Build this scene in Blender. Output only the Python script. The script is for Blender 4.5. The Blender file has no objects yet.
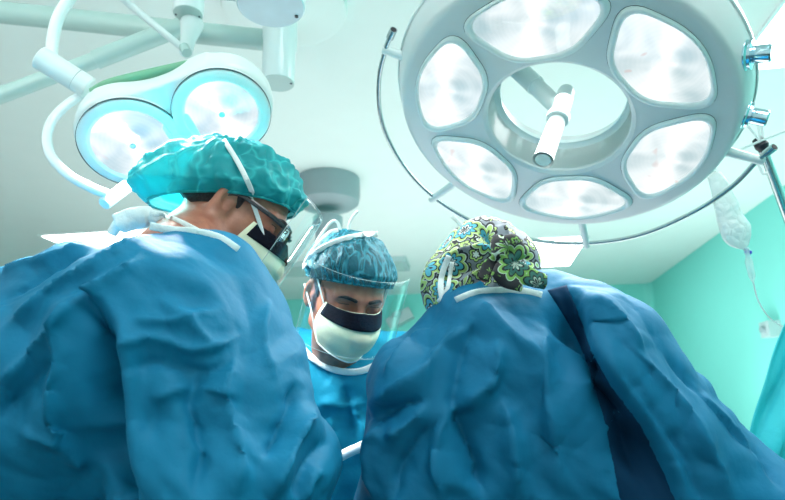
import bpy, math, random
import numpy as np
from mathutils import Vector, Matrix, noise
from mathutils.bvhtree import BVHTree
random.seed(3)
C = bpy.context.scene.collection
SC = bpy.context.scene

# ------------------------------------------------------------------ camera
CAM = np.array([0.0, 0.0, 1.25]); F = 600.0
pitch = math.radians(15.33); roll = math.radians(-1.3)
_r = np.array([1., 0, 0]); FW = np.array([0, math.cos(pitch), math.sin(pitch)]); _u = np.cross(_r, FW)
RT = _r*math.cos(roll) + _u*math.sin(roll); UP = -_r*math.sin(roll) + _u*math.cos(roll)
cd = bpy.data.cameras.new('camera'); co = bpy.data.objects.new('camera', cd); C.objects.link(co)
cd.sensor_width = 36; cd.lens = F/785*36; cd.clip_start = 0.02
cd.dof.use_dof = True; cd.dof.focus_distance = 1.05; cd.dof.aperture_fstop = 5.0
m = Matrix(((RT[0], UP[0], -FW[0], CAM[0]), (RT[1], UP[1], -FW[1], CAM[1]), (RT[2], UP[2], -FW[2], CAM[2]), (0, 0, 0, 1)))
co.matrix_world = m; SC.camera = co

# ------------------------------------------------------------------ world, exposure, light levels
SC.view_settings.view_transform = 'Standard'; SC.view_settings.look = 'None'
SC.view_settings.exposure = 0.0; SC.view_settings.gamma = 1.0; SC.view_settings.use_curve_mapping = False
W = bpy.data.worlds.new('world'); SC.world = W; W.use_nodes = True
W.node_tree.nodes['Background'].inputs[0].default_value = (.62, .93, 1, 1)
W.node_tree.nodes['Background'].inputs[1].default_value = 0.6
PANEL_LIGHT = 9.5      # ceiling light panels
LENS_LIGHT = 1.0        # surgical lamp lenses

def ray(px, py):
    d = RT*(px-392.5)/F + UP*(250-py)/F + FW
    return d
def at(px, py, d): return CAM + ray(px, py)*d
def at_z(px, py, z):
    d = ray(px, py); return CAM + d*(z-CAM[2])/d[2]
def at_plane(px, py, c, n):
    d = ray(px, py); return CAM + d*(np.dot(np.array(c)-CAM, n)/np.dot(d, n))
def A(*v): return np.array(v, float)
def unit(v): v = np.array(v, float); return v/np.linalg.norm(v)

def area(name, loc, to, size, energy, col=(1, 1, 1), spread=180):
    l = bpy.data.lights.new(name, 'AREA'); l.shape = 'DISK'; l.size = size; l.energy = energy; l.color = col; l.spread = math.radians(spread)
    o = bpy.data.objects.new(name, l); C.objects.link(o); o.location = loc
    o.rotation_euler = (Vector(to)-Vector(loc)).to_track_quat('-Z', 'Y').to_euler(); return o
area('bounce_fill', (-1.2, -.2, 2.15), (-1.8, 1.0, 4.2), 1.0, 24, (1, 1, 1))  # added fill, no real fixture, thrown up at the near ceiling
area('far_fill', (.2, 4.4, .4), (.2, 4.4, 3), 4.6, 108, (1, 1, 1))  # added unseen fill below the view, lifts the ceiling and far walls
area('wall_fill', (2.5, 4.6, .5), (3.9, 4.2, 1.5), 1.6, 34, (1, 1, 1))  # added unseen fill that brightens the lower right wall
# ------------------------------------------------------------------ materials
def lin(c): return tuple(((x/255+.055)/1.055)**2.4 if x/255 > .04045 else x/255/12.92 for x in c)
class N:
    def __init__(s, name):
        s.m = bpy.data.materials.new(name); s.m.use_nodes = True; s.t = s.m.node_tree
        s.t.nodes.clear(); s.out = s.n('ShaderNodeOutputMaterial')
    def n(s, typ, **kw):
        x = s.t.nodes.new(typ)
        for k, v in kw.items():
            if k.startswith('_'): setattr(x, k[1:], v)
            else:
                key = int(k[1:]) if k[0] == 'i' and k[1:].isdigit() else k.replace('__', ' ')
                x.inputs[key].default_value = v
        return x
    def l(s, a, b): s.t.links.new(a, b)
def mat(name, col, rough=.5, metal=0., spec=.5, bump=0., bscale=40., var=0., vscale=6., bkind='noise', trans=0., emis=0., sheen=0., coat=0., subs=0., detail=3.):
    k = N(name); p = k.n('ShaderNodeBsdfPrincipled')
    p.inputs['Base Color'].default_value = (*col, 1); p.inputs['Roughness'].default_value = rough
    p.inputs['Metallic'].default_value = metal; p.inputs['Specular IOR Level'].default_value = spec
    p.inputs['Coat Weight'].default_value = coat; p.inputs['Sheen Weight'].default_value = sheen
    if subs: p.inputs['Subsurface Weight'].default_value = subs; p.inputs['Subsurface Radius'].default_value = (.02, .008, .004); p.inputs['Subsurface Scale'].default_value = .3
    tc = k.n('ShaderNodeTexCoord')
    nz = k.n('ShaderNodeTexNoise'); nz.inputs['Scale'].default_value = vscale; nz.inputs['Detail'].default_value = detail; k.l(tc.outputs['Object'], nz.inputs['Vector'])
    if var:
        r = k.n('ShaderNodeMix', _data_type='RGBA')
        r.inputs[6].default_value = (*[c*(1-var) for c in col], 1); r.inputs[7].default_value = (*[min(1, c*(1+var)) for c in col], 1)
        k.l(nz.outputs[0], r.inputs[0]); k.l(r.outputs[2], p.inputs['Base Color'])
    if bump:
        if bkind == 'noise': b = k.n('ShaderNodeTexNoise', Scale=bscale, Detail=4.)
        else: b = k.n('ShaderNodeTexVoronoi', Scale=bscale, _feature='DISTANCE_TO_EDGE')
        k.l(tc.outputs['Object'], b.inputs['Vector'])
        bp = k.n('ShaderNodeBump', Strength=bump, Distance=.01); k.l(b.outputs[0], bp.inputs['Height']); k.l(bp.outputs[0], p.inputs['Normal'])
    sh = p.outputs[0]
    if trans:
        t = k.n('ShaderNodeBsdfTransparent'); mx = k.n('ShaderNodeMixShader', i0=trans); k.l(p.outputs[0], mx.inputs[1]); k.l(t.outputs[0], mx.inputs[2]); sh = mx.outputs[0]
    if emis:
        p.inputs['Emission Color'].default_value = (*col, 1); p.inputs['Emission Strength'].default_value = emis
    k.l(sh, k.out.inputs[0]); return k.m

M = {}
M['ceiling'] = mat('ceiling_paint', (.74, .86, .83), .8, var=.02)
M['wall'] = mat('teal_wall_paint', (.20, .72, .64), .6, var=.04, vscale=1.5)
M['whitewall'] = mat('white_wall_paint', (.85, .90, .90), .7, var=.03)
M['floor'] = mat('vinyl_floor', (.06, .10, .11), .4, var=.1)
M['white'] = mat('white_enamel', (.74, .86, .85), .28, coat=.3, bump=.02, bscale=15)
M['lampgrey'] = mat('lamp_face_enamel', (.68, .75, .75), .35, coat=.25, bump=.02, bscale=8)
M['armgrey'] = mat('grey_green_enamel', (.42, .60, .56), .4, coat=.2, var=.03)
M['domegrey'] = mat('dark_grey_enamel', (.27, .36, .38), .5, var=.04)
M['green'] = mat('green_reflection_trim', (.16, .42, .26), .45, var=.06)  # green reflection put into the base colour of the trim
M['blueplate'] = mat('pale_blue_plate', (.42, .66, .74), .25, coat=.6, var=.12, vscale=14)
M['chrome'] = mat('brushed_chrome', (.55, .62, .63), .22, metal=1., bump=.03, bscale=60)
M['knob'] = mat('polished_blue_chrome', (.55, .74, .82), .16, metal=1., bump=.02, bscale=60)
M['black'] = mat('black_plastic', (.01, .012, .02), .45, var=.1)
M['dark'] = mat('dark_seam', (.03, .06, .07), .6, var=.1)
M['gownL'] = mat('blue_gown_nonwoven', (.0012, .165, .31), .66, spec=.24, bump=.28, bscale=26, var=.12, vscale=9, bkind='noise', sheen=.0)
M['gownR'] = mat('deep_blue_gown_nonwoven', (.0012, .135, .265), .66, spec=.24, bump=.28, bscale=24, var=.12, vscale=9, bkind='noise', sheen=.0)
M['gownC'] = mat('light_blue_gown_nonwoven', (.005, .22, .36), .7, spec=.12, bump=.3, bscale=30, var=.12, vscale=9, sheen=.0)
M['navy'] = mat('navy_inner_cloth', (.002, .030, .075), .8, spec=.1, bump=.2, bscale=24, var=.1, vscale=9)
M['drape'] = mat('teal_drape_nonwoven', (.03, .60, .66), .6, bump=.2, bscale=40, var=.1, vscale=9)
M['collar'] = mat('white_neck_band', (.68, .80, .80), .8, bump=.3, bscale=90, var=.05)
M['strap'] = mat('white_tie_tape', (.78, .86, .85), .8, bump=.3, bscale=300, var=.03)
M['mask'] = mat('cream_mask_paper', (.70, .74, .55), .8, bump=.12, bscale=60, var=.06, vscale=30)
M['strip'] = mat('black_mask_foam', (.006, .007, .014), .9, spec=.08, bump=.2, bscale=200, var=.2)
M['hair'] = mat('dark_brown_hair', (.012, .010, .012), .6, bump=.8, bscale=220, var=.4, vscale=120)
M['frame'] = mat('black_glasses_frame', (.01, .012, .02), .25, coat=.4, var=.1)
M['white_rough'] = mat('white_plastic_tube', (.8, .88, .88), .4, var=.03)
M['vent'] = mat('grey_vent_metal', (.40, .55, .55), .5, var=.04)

def skin_mat():
    k = N('skin'); p = k.n('ShaderNodeBsdfPrincipled', Roughness=.42); tc = k.n('ShaderNodeTexCoord')
    p.inputs['Subsurface Weight'].default_value = .15; p.inputs['Subsurface Radius'].default_value = (.02, .008, .004); p.inputs['Subsurface Scale'].default_value = .3
    nz = k.n('ShaderNodeTexNoise', Scale=55., Detail=4.); k.l(tc.outputs['Object'], nz.inputs['Vector'])
    r = k.n('ShaderNodeValToRGB'); k.l(nz.outputs[0], r.inputs[0])
    r.color_ramp.elements[0].position = .3; r.color_ramp.elements[0].color = (.27, .095, .06, 1)
    r.color_ramp.elements[1].position = .7; r.color_ramp.elements[1].color = (.40, .165, .105, 1)
    k.l(r.outputs[0], p.inputs['Base Color'])
    n2 = k.n('ShaderNodeTexNoise', Scale=400., Detail=2.); k.l(tc.outputs['Object'], n2.inputs['Vector'])
    b = k.n('ShaderNodeBump', Strength=.15, Distance=.002); k.l(n2.outputs[0], b.inputs['Height']); k.l(b.outputs[0], p.inputs['Normal'])
    k.l(p.outputs[0], k.out.inputs[0]); return k.m
M['skin'] = skin_mat()

def cap_mat(name, base, pale, scale, tr, stretch=(1, 1, 1)):
    # thin non-woven bouffant: pale crumple creases over a see-through teal film
    k = N(name); p = k.n('ShaderNodeBsdfPrincipled', Roughness=.6); tc = k.n('ShaderNodeTexCoord')
    mp = k.n('ShaderNodeMapping'); mp.inputs['Scale'].default_value = stretch; k.l(tc.outputs['Object'], mp.inputs['Vector'])
    nz = k.n('ShaderNodeTexNoise', Scale=scale*.6, Detail=2.); k.l(mp.outputs[0], nz.inputs['Vector'])
    add = k.n('ShaderNodeMix', _data_type='VECTOR'); add.inputs[0].default_value = .18
    k.l(mp.outputs[0], add.inputs[4]); k.l(nz.outputs[1], add.inputs[5])
    v = k.n('ShaderNodeTexVoronoi', _feature='DISTANCE_TO_EDGE', Scale=scale); k.l(add.outputs[1], v.inputs['Vector'])
    r = k.n('ShaderNodeValToRGB'); k.l(v.outputs[0], r.inputs[0])
    r.color_ramp.elements[0].position = 0; r.color_ramp.elements[0].color = (*pale, 1)
    r.color_ramp.elements[1].position = .07; r.color_ramp.elements[1].color = (*base, 1)
    k.l(r.outputs[0], p.inputs['Base Color'])
    b = k.n('ShaderNodeBump', Strength=.5, Distance=.006); k.l(v.outputs[0], b.inputs['Height']); k.l(b.outputs[0], p.inputs['Normal'])
    tl = k.n('ShaderNodeBsdfTranslucent'); k.l(r.outputs[0], tl.inputs[0])
    m1 = k.n('ShaderNodeMixShader', i0=.18); k.l(p.outputs[0], m1.inputs[1]); k.l(tl.outputs[0], m1.inputs[2])
    t = k.n('ShaderNodeBsdfTransparent'); k.l(k.n('ShaderNodeRGB').outputs[0], t.inputs[0])
    t.inputs[0].default_value = (.7, 1, 1, 1); k.t.links.remove(t.inputs[0].links[0])
    mr = k.n('ShaderNodeMapRange'); mr.inputs['From Max'].default_value = .1; mr.inputs['To Min'].default_value = tr*.3; mr.inputs['To Max'].default_value = tr
    k.l(v.outputs[0], mr.inputs[0]); m2 = k.n('ShaderNodeMixShader'); k.l(mr.outputs[0], m2.inputs[0]); k.l(m1.outputs[0], m2.inputs[1]); k.l(t.outputs[0], m2.inputs[2])
    k.l(m2.outputs[0], k.out.inputs[0]); return k.m
M['capL'] = cap_mat('bright_teal_bouffant', (.006, .40, .44), (.03, .52, .55), 17, .33)
M['capC'] = cap_mat('dark_teal_bouffant', (.004, .16, .23), (.02, .25, .32), 30, .50, (1, 1, .22))

def clear_mat(name, tint, gloss, rough=.03):
    k = N(name); t = k.n('ShaderNodeBsdfTransparent'); t.inputs[0].default_value = (*tint, 1)
    g = k.n('ShaderNodeBsdfGlossy', Roughness=rough); g.inputs[0].default_value = (.9, 1, 1, 1)
    f = k.n('ShaderNodeLayerWeight', Blend=gloss); mx = k.n('ShaderNodeMixShader'); k.l(f.outputs[1], mx.inputs[0])
    tc = k.n('ShaderNodeTexCoord'); nz = k.n('ShaderNodeTexNoise', Scale=25.); k.l(tc.outputs['Object'], nz.inputs['Vector'])
    b = k.n('ShaderNodeBump', Strength=.15, Distance=.003); k.l(nz.outputs[0], b.inputs['Height']); k.l(b.outputs[0], g.inputs['Normal'])
    k.l(t.outputs[0], mx.inputs[1]); k.l(g.outputs[0], mx.inputs[2]); k.l(mx.outputs[0], k.out.inputs[0]); return k.m
M['shield'] = clear_mat('clear_visor', (.95, .99, .99), .07)
M['glasses'] = clear_mat('clear_lens', (.9, .97, .97), .3)
M['ivbag'] = mat('iv_bag_film', (.90, .98, .97), .15, trans=.22, coat=.5, bump=.5, bscale=45, bkind='v')
M['ivfluid'] = mat('clear_drip_chamber', (.75, .95, .93), .1, trans=.5, coat=.5, var=.02)
M['blue'] = mat('blue_port', (.02, .06, .55), .4, var=.1)

def emit_mat(name, col, s):
    k = N(name); e = k.n('ShaderNodeEmission', Strength=s); e.inputs[0].default_value = (*col, 1)
    tc = k.n('ShaderNodeTexCoord'); nz = k.n('ShaderNodeTexNoise', Scale=3.); k.l(tc.outputs['Object'], nz.inputs[0])
    r = k.n('ShaderNodeMix', _data_type='RGBA'); r.inputs[6].default_value = (*[c*.97 for c in col], 1); r.inputs[7].default_value = (*col, 1)
    k.l(nz.outputs[0], r.inputs[0]); k.l(r.outputs[2], e.inputs[0]); k.l(e.outputs[0], k.out.inputs[0]); return k.m
M['panel'] = emit_mat('light_diffuser', (1, 1, 1), PANEL_LIGHT)

def lens_mat(name, lo, hi, dark_edge=False):
    # glow painted in streaks like a lit reflector behind glass; uv: x = angle, y = radius from the bulb
    k = N(name); tc = k.n('ShaderNodeTexCoord'); uv = tc.outputs['UV']
    sp = k.n('ShaderNodeSeparateXYZ'); k.l(uv, sp.inputs[0])
    nz = k.n('ShaderNodeTexNoise', Scale=.8, Detail=1.5, Distortion=.6); k.l(uv, nz.inputs['Vector'])
    ang = k.n('ShaderNodeMath', _operation='ARCTAN2'); k.l(sp.outputs[0], ang.inputs[0]); k.l(sp.outputs[1], ang.inputs[1])
    def cosn(f, ph, pw):
        a = k.n('ShaderNodeMath', _operation='MULTIPLY_ADD', i1=f, i2=ph); k.l(ang.outputs[0], a.inputs[0])
        b = k.n('ShaderNodeMath', _operation='COSINE'); k.l(a.outputs[0], b.inputs[0])
        c = k.n('ShaderNodeMath', _operation='ABSOLUTE'); k.l(b.outputs[0], c.inputs[0])
        d = k.n('ShaderNodeMath', _operation='POWER', i1=pw); k.l(c.outputs[0], d.inputs[0]); return d.outputs[0]
    s1 = cosn(1., .15, 10.); s2 = cosn(1.5, .9, 12.)
    ln = k.n('ShaderNodeVectorMath', _operation='LENGTH'); k.l(uv, ln.inputs[0])
    core = k.n('ShaderNodeMapRange'); core.inputs['From Min'].default_value = 0; core.inputs['From Max'].default_value = .5; core.inputs['To Min'].default_value = .5; core.inputs['To Max'].default_value = 0
    k.l(ln.outputs['Value'], core.inputs[0])
    w = k.n('ShaderNodeTexWave', _wave_type='RINGS', _rings_direction='SPHERICAL', Scale=2.2, Distortion=3.0); k.l(uv, w.inputs[0])
    def madd(a, f, c=None):
        x = k.n('ShaderNodeMath', _operation='MULTIPLY_ADD', i1=f); k.l(a, x.inputs[0])
        if c is None: x.inputs[2].default_value = 0
        else: k.l(c, x.inputs[2])
        return x.outputs[0]
    v = madd(nz.outputs[0], 1.1); v = madd(s1, .35, v); v = madd(s2, .18, v); v = madd(core.outputs[0], .8, v); v = madd(w.outputs[1], .02, v)
    r = k.n('ShaderNodeValToRGB'); k.l(v, r.inputs[0])
    r.color_ramp.elements[0].position = .32; r.color_ramp.elements[0].color = (*lo, 1)
    r.color_ramp.elements[1].position = .95; r.color_ramp.elements[1].color = (*hi, 1)
    # faint warm patches, a reflection of the field painted by noise
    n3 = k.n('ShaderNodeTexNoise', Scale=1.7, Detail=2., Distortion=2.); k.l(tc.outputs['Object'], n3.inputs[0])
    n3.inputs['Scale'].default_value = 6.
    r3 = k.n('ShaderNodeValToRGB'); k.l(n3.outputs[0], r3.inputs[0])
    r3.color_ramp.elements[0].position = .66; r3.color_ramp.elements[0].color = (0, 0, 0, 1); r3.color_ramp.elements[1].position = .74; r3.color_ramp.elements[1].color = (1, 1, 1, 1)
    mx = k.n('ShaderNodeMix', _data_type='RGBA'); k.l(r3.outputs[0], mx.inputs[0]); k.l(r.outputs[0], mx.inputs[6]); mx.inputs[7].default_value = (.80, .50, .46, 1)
    e = k.n('ShaderNodeEmission', Strength=LENS_LIGHT); k.l(mx.outputs[2], e.inputs[0])
    g = k.n('ShaderNodeBsdfGlossy', Roughness=.08); ms = k.n('ShaderNodeMixShader', i0=.08); k.l(e.outputs[0], ms.inputs[1]); k.l(g.outputs[0], ms.inputs[2])
    k.l(ms.outputs[0], k.out.inputs[0]); return k.m
M['lens'] = lens_mat('lit_lamp_lens', (.50, .68, .72), (1.25, 1.3, 1.3))
M['lens2'] = lens_mat('bright_lamp_lens', (.42, .66, .76), (1.3, 1.32, 1.32))

def floral_mat(name='floral_cotton', dark=False):
    # printed cotton: grey ground, aqua and lime blossoms outlined in black and white
    k = N(name); p = k.n('ShaderNodeBsdfPrincipled', Roughness=.8); tc = k.n('ShaderNodeTexCoord')
    def flowers(scale, seed, petals):
        mp = k.n('ShaderNodeMapping'); mp.inputs['Location'].default_value = (seed, seed*.7, seed*1.3); mp.inputs['Scale'].default_value = (scale,)*3
        k.l(tc.outputs['Object'], mp.inputs[0])
        v = k.n('ShaderNodeTexVoronoi', Scale=1., Randomness=.7); k.l(mp.outputs[0], v.inputs['Vector'])
        sb = k.n('ShaderNodeVectorMath', _operation='SUBTRACT'); k.l(mp.outputs[0], sb.inputs[0]); k.l(v.outputs['Position'], sb.inputs[1])
        sp = k.n('ShaderNodeSeparateXYZ'); k.l(sb.outputs[0], sp.inputs[0])
        an = k.n('ShaderNodeMath', _operation='ARCTAN2'); k.l(sp.outputs[2], an.inputs[0]); k.l(sp.outputs[0], an.inputs[1])
        mu = k.n('ShaderNodeMath', _operation='MULTIPLY', i1=petals); k.l(an.outputs[0], mu.inputs[0])
        si = k.n('ShaderNodeMath', _operation='SINE'); k.l(mu.outputs[0], si.inputs[0])
        ab = k.n('ShaderNodeMath', _operation='ABSOLUTE'); k.l(si.outputs[0], ab.inputs[0])
        ma = k.n('ShaderNodeMath', _operation='MULTIPLY_ADD', i1=-.13); k.l(ab.outputs[0], ma.inputs[0]); k.l(v.outputs['Distance'], ma.inputs[2])
        return ma.outputs[0], v.outputs['Color']
    def ramp(v, stops):
        r = k.n('ShaderNodeValToRGB'); k.l(v, r.inputs[0]); r.color_ramp.interpolation = 'CONSTANT'
        e = r.color_ramp.elements
        while len(e) < len(stops): e.new(.5)
        for x, (q, c) in zip(e, stops): x.position = q
        for x, (q, c) in zip(e, stops): x.color = (*c, 1)
        return r
    blk = (.012, .015, .02); wht = (.60, .70, .68); lime = (.34, .52, .16); aqua = (.06, .36, .48); grey = (.17, .21, .25)
    if dark: grey = blk; wht = (.45, .6, .5); lime = (.16, .36, .08); aqua = (.03, .14, .12)
    f1, c1 = flowers(20, 0, 4); f2, c2 = flowers(44, 3.1, 3)
    r1 = ramp(f1, [(0, blk), (.06, wht), (.11, blk), (.16, aqua), (.27, blk), (.32, lime), (.41, wht), (.43, blk), (.50, grey)])
    r2 = ramp(f2, [(0, wht), (.12, blk), (.22, lime), (.34, blk), (.42, grey)])
    g = k.n('ShaderNodeMath', _operation='GREATER_THAN', i1=.50); k.l(f1, g.inputs[0])
    mx = k.n('ShaderNodeMix', _data_type='RGBA'); k.l(g.outputs[0], mx.inputs[0]); k.l(r1.outputs[0], mx.inputs[6]); k.l(r2.outputs[0], mx.inputs[7])
    k.l(mx.outputs[2], p.inputs['Base Color'])
    k.l(p.outputs[0], k.out.inputs[0]); return k.m
M['floral'] = floral_mat()
M['floral_dark'] = floral_mat('dark_floral_tie', True)

# ------------------------------------------------------------------ geometry helpers
def root_loc(o):
    v = A(0, 0, 0)
    while o is not None: v = v + A(*o.location); o = o.parent
    return v
def obj(name, V, Fc, m, parent=None, smooth=True, uv=None):
    V = np.array(V, float)
    if parent is not None: V = V - root_loc(parent)
    me = bpy.data.meshes.new(name); me.from_pydata(V.tolist(), [], [tuple(int(i) for i in f) for f in Fc]); me.update()
    if smooth: me.polygons.foreach_set('use_smooth', [True]*len(me.polygons))
    if uv is not None:
        l = me.uv_layers.new(name='uv'); idx = np.zeros(len(me.loops), int); me.loops.foreach_get('vertex_index', idx)
        l.data.foreach_set('uv', np.array(uv, float)[idx].ravel())
    me.materials.append(m if not isinstance(m, str) else M[m])
    o = bpy.data.objects.new(name, me); C.objects.link(o)
    if parent is not None: o.parent = parent
    return o
def sharp(o, deg=35):
    me = o.data
    import bmesh
    b = bmesh.new(); b.from_mesh(me)
    bmesh.ops.recalc_face_normals(b, faces=b.faces)
    for e in b.edges:
        if len(e.link_faces) == 2 and e.calc_face_angle(0) > math.radians(deg): e.smooth = False
    b.to_mesh(me); b.free(); return o
def tag(o, label, cat, group=None):
    o['label'] = label; o['category'] = cat
    if group: o['group'] = group
    return o
def thing(name, loc, label, cat, group=None):
    o = bpy.data.objects.new(name, None); C.objects.link(o); o.location = loc; o.empty_display_size = .1
    return tag(o, label, cat, group)
def struct(o): o['kind'] = 'structure'; return o
class MB:
    def __init__(s): s.V = []; s.F = []
    def add(s, V, Fc):
        k = len(s.V); s.V += [tuple(map(float, v)) for v in V]; s.F += [tuple(int(i)+k for i in f) for f in Fc]; return s
    def build(s, name, m, parent=None, smooth=True, sh=True):
        o = obj(name, s.V, s.F, m, parent, smooth)
        return sharp(o) if sh else o
    def box(s, c, X, Y, Z, sx, sy, sz):
        c = A(*c); V = [c + X*sx*a + Y*sy*b + Z*sz*d for a in (-.5, .5) for b in (-.5, .5) for d in (-.5, .5)]
        return s.add(V, [(0, 1, 3, 2), (4, 6, 7, 5), (0, 4, 5, 1), (2, 3, 7, 6), (0, 2, 6, 4), (1, 5, 7, 3)])
    def tube(s, pts, r, n=20, flat=1.0, ref=None, cap=True):
        V, Fc = tube(pts, r, n, flat, ref, cap); return s.add(V, Fc)
    def lathe(s, prof, c, X, Y, Z, n=64, sx=1., sy=1., cap=True):
        # prof: (radius, height) pairs from bottom to top
        c = A(*c); V = []; Fc = []
        for (r, h) in prof:
            for i in range(n):
                a = 2*math.pi*i/n; V.append(c + X*math.cos(a)*r*sx + Y*math.sin(a)*r*sy + Z*h)
        for j in range(len(prof)-1):
            for i in range(n): Fc.append((j*n+i, j*n+(i+1) % n, (j+1)*n+(i+1) % n, (j+1)*n+i))
        if cap and prof[0][0] > 1e-6 and not (prof[0] == prof[-1]): Fc.append(tuple(range(n-1, -1, -1)))
        if cap and prof[-1][0] > 1e-6 and not (prof[0] == prof[-1]): Fc.append(tuple((len(prof)-1)*n+i for i in range(n)))
        return s.add(V, Fc)
def spline(P, n=8, closed=False):
    P = [A(*p) for p in P]; out = []
    L = len(P)
    for i in range(L if closed else L-1):
        p0 = P[(i-1) % L] if closed or i > 0 else 2*P[0]-P[1]
        p1 = P[i]; p2 = P[(i+1) % L]
        p3 = P[(i+2) % L] if closed or i < L-2 else 2*P[-1]-P[-2]
        for k in range(n):
            t = k/n; out.append(.5*((2*p1)+(-p0+p2)*t+(2*p0-5*p1+4*p2-p3)*t*t+(-p0+3*p1-3*p2+p3)*t**3))
    if not closed: out.append(P[-1])
    return out
def tube(pts, r, n=20, flat=1.0, ref=None, cap=True):
    P = [A(*p) for p in pts]; L = len(P); V = []; Fc = []
    R = r if hasattr(r, '__len__') else [r]*L
    nrm = None
    for i, p in enumerate(P):
        t = unit(P[min(i+1, L-1)] - P[max(i-1, 0)])
        if ref is not None:
            rv = ref[i] if hasattr(ref[0], '__len__') else A(*ref); nrm = rv - t*np.dot(rv, t)
        elif nrm is None:
            a = A(0, 0, 1) if abs(t[2]) < .9 else A(1, 0, 0); nrm = a - t*np.dot(a, t)
        else: nrm = nrm - t*np.dot(nrm, t)
        nrm = unit(nrm); b = np.cross(t, nrm)
        for k in range(n):
            a = 2*math.pi*k/n; V.append(p + R[i]*(math.cos(a)*nrm*flat + math.sin(a)*b))
    for i in range(L-1):
        for k in range(n): Fc.append((i*n+k, i*n+(k+1) % n, (i+1)*n+(k+1) % n, (i+1)*n+k))
    if cap: Fc.append(tuple(range(n-1, -1, -1))); Fc.append(tuple((L-1)*n+k for k in range(n)))
    return V, Fc
def grid(fn, nu, nv, closed_u=False):
    V = []; Fc = []; UVs = []
    for j in range(nv):
        for i in range(nu):
            u = i/(nu if closed_u else nu-1); v = j/(nv-1); V.append(fn(u, v)); UVs.append((u, v))
    for j in range(nv-1):
        for i in range(nu if closed_u else nu-1):
            Fc.append((j*nu+i, j*nu+(i+1) % nu, (j+1)*nu+(i+1) % nu, (j+1)*nu+i))
    return np.array(V, float), Fc, UVs
def solid(o, t, off=0.):
    m = o.modifiers.new('thickness', 'SOLIDIFY'); m.thickness = t; m.offset = off; return o

# --- signed distance shapes and surface extraction
def sd_ell(P, c, r):
    q = (P-A(*c))/A(*r); k0 = np.linalg.norm(q, axis=1); k1 = np.linalg.norm(q/A(*r), axis=1)+1e-9
    return k0*(k0-1)/k1
def sd_cone(P, a, b, ra, rb):
    a = A(*a); b = A(*b); ab = b-a; h = np.clip(((P-a)@ab)/(ab@ab), 0, 1)
    return np.linalg.norm(P-a-h[:, None]*ab, axis=1) - (ra+(rb-ra)*h)
def smin(a, b, k):
    h = np.clip(.5+.5*(b-a)/k, 0, 1); return b+(a-b)*h-k*h*(1-h)
def smax(a, b, k): return -smin(-a, -b, k)
def surfnet(fn, lo, hi, h):
    lo = A(*lo); hi = A(*hi); n = np.ceil((hi-lo)/h).astype(int)+1
    ax = [lo[i]+np.arange(n[i])*h for i in range(3)]
    G = np.stack(np.meshgrid(*ax, indexing='ij'), -1).reshape(-1, 3)
    Fv = np.concatenate([fn(G[i:i+400000]) for i in range(0, len(G), 400000)]).reshape(n)
    m = n-1; acc = np.zeros((*m, 3)); cnt = np.zeros(m)
    corners = [(0, 0, 0), (1, 0, 0), (0, 1, 0), (1, 1, 0), (0, 0, 1), (1, 0, 1), (0, 1, 1), (1, 1, 1)]
    def sl(c): return Fv[c[0]:c[0]+m[0], c[1]:c[1]+m[1], c[2]:c[2]+m[2]]
    for a in range(8):
        for b in range(a+1, 8):
            ca, cb = corners[a], corners[b]
            if sum(abs(x-y) for x, y in zip(ca, cb)) != 1: continue
            fa, fb = sl(ca), sl(cb); cr = (fa < 0) != (fb < 0)
            t = np.where(cr, fa/np.where(cr, fa-fb, 1), 0)
            for d in range(3): acc[..., d] += np.where(cr, ca[d]+(cb[d]-ca[d])*t, 0)
            cnt += cr
    act = cnt > 0; idx = -np.ones(m, int); idx[act] = np.arange(act.sum())
    ii = np.argwhere(act); V = lo + (ii + acc[act]/cnt[act][:, None])*h
    Fc = []
    ins = Fv < 0
    for d in range(3):
        e1, e2 = (d+1) % 3, (d+2) % 3
        s0 = [slice(1, m[k]) for k in range(3)]; s0[d] = slice(0, m[d]); s1 = list(s0); s1[d] = slice(1, m[d]+1)
        i0 = ins[tuple(s0)]; i1 = ins[tuple(s1)]; cr = np.argwhere(i0 != i1)
        if not len(cr): continue
        fl = i0[tuple(cr.T)]
        base = cr.copy(); base[:, e1] += 1; base[:, e2] += 1
        def g(o1, o2):
            q = base.copy(); q[:, e1] += o1; q[:, e2] += o2; return idx[tuple(q.T)]
        Q = np.stack([g(-1, -1), g(0, -1), g(0, 0), g(-1, 0)], 1)
        Q[~fl] = Q[~fl][:, ::-1]; Fc.append(Q)
    return V, np.concatenate(Fc)
def vnormals(V, Q):
    n = np.cross(V[Q[:, 2]]-V[Q[:, 0]], V[Q[:, 3]]-V[Q[:, 1]]); o = np.zeros_like(V)
    for k in range(4): np.add.at(o, Q[:, k], n)
    return o/(np.linalg.norm(o, axis=1)[:, None]+1e-12)

# ------------------------------------------------------------------ room
K = .9
H = CAM[2]+1.9*K                      # ceiling height
yaw = math.radians(-6.88)
RX = A(math.cos(yaw), math.sin(yaw), 0); RY = A(-math.sin(yaw), math.cos(yaw), 0); Z3 = A(0, 0, 1)
CORN = A(4.025*K, 9.235*K, 0)
def rm(x, y, z): return CORN + RX*x + RY*y + Z3*z
LX, LY = -8.2, -10.2
def slab(name, a, b, m):
    mb = MB(); x0, y0, z0 = a; x1, y1, z1 = b
    mb.box(rm((x0+x1)/2, (y0+y1)/2, (z0+z1)/2), RX, RY, Z3, abs(x1-x0), abs(y1-y0), abs(z1-z0)); return struct(mb.build(name, m, smooth=False, sh=False))
slab('floor', (LX, LY, -.1), (0, 0, 0), 'floor')
slab('ceiling', (LX, LY, H), (0, 0, H+.1), 'ceiling')
slab('wall_back', (LX-.1, 0, 0), (.1, .1, H), 'wall')
slab('wall_right', (0, LY, 0), (.1, 0, H), 'wall')
slab('wall_left', (LX-.1, LY, 0), (LX, 0, H), 'whitewall')
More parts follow.
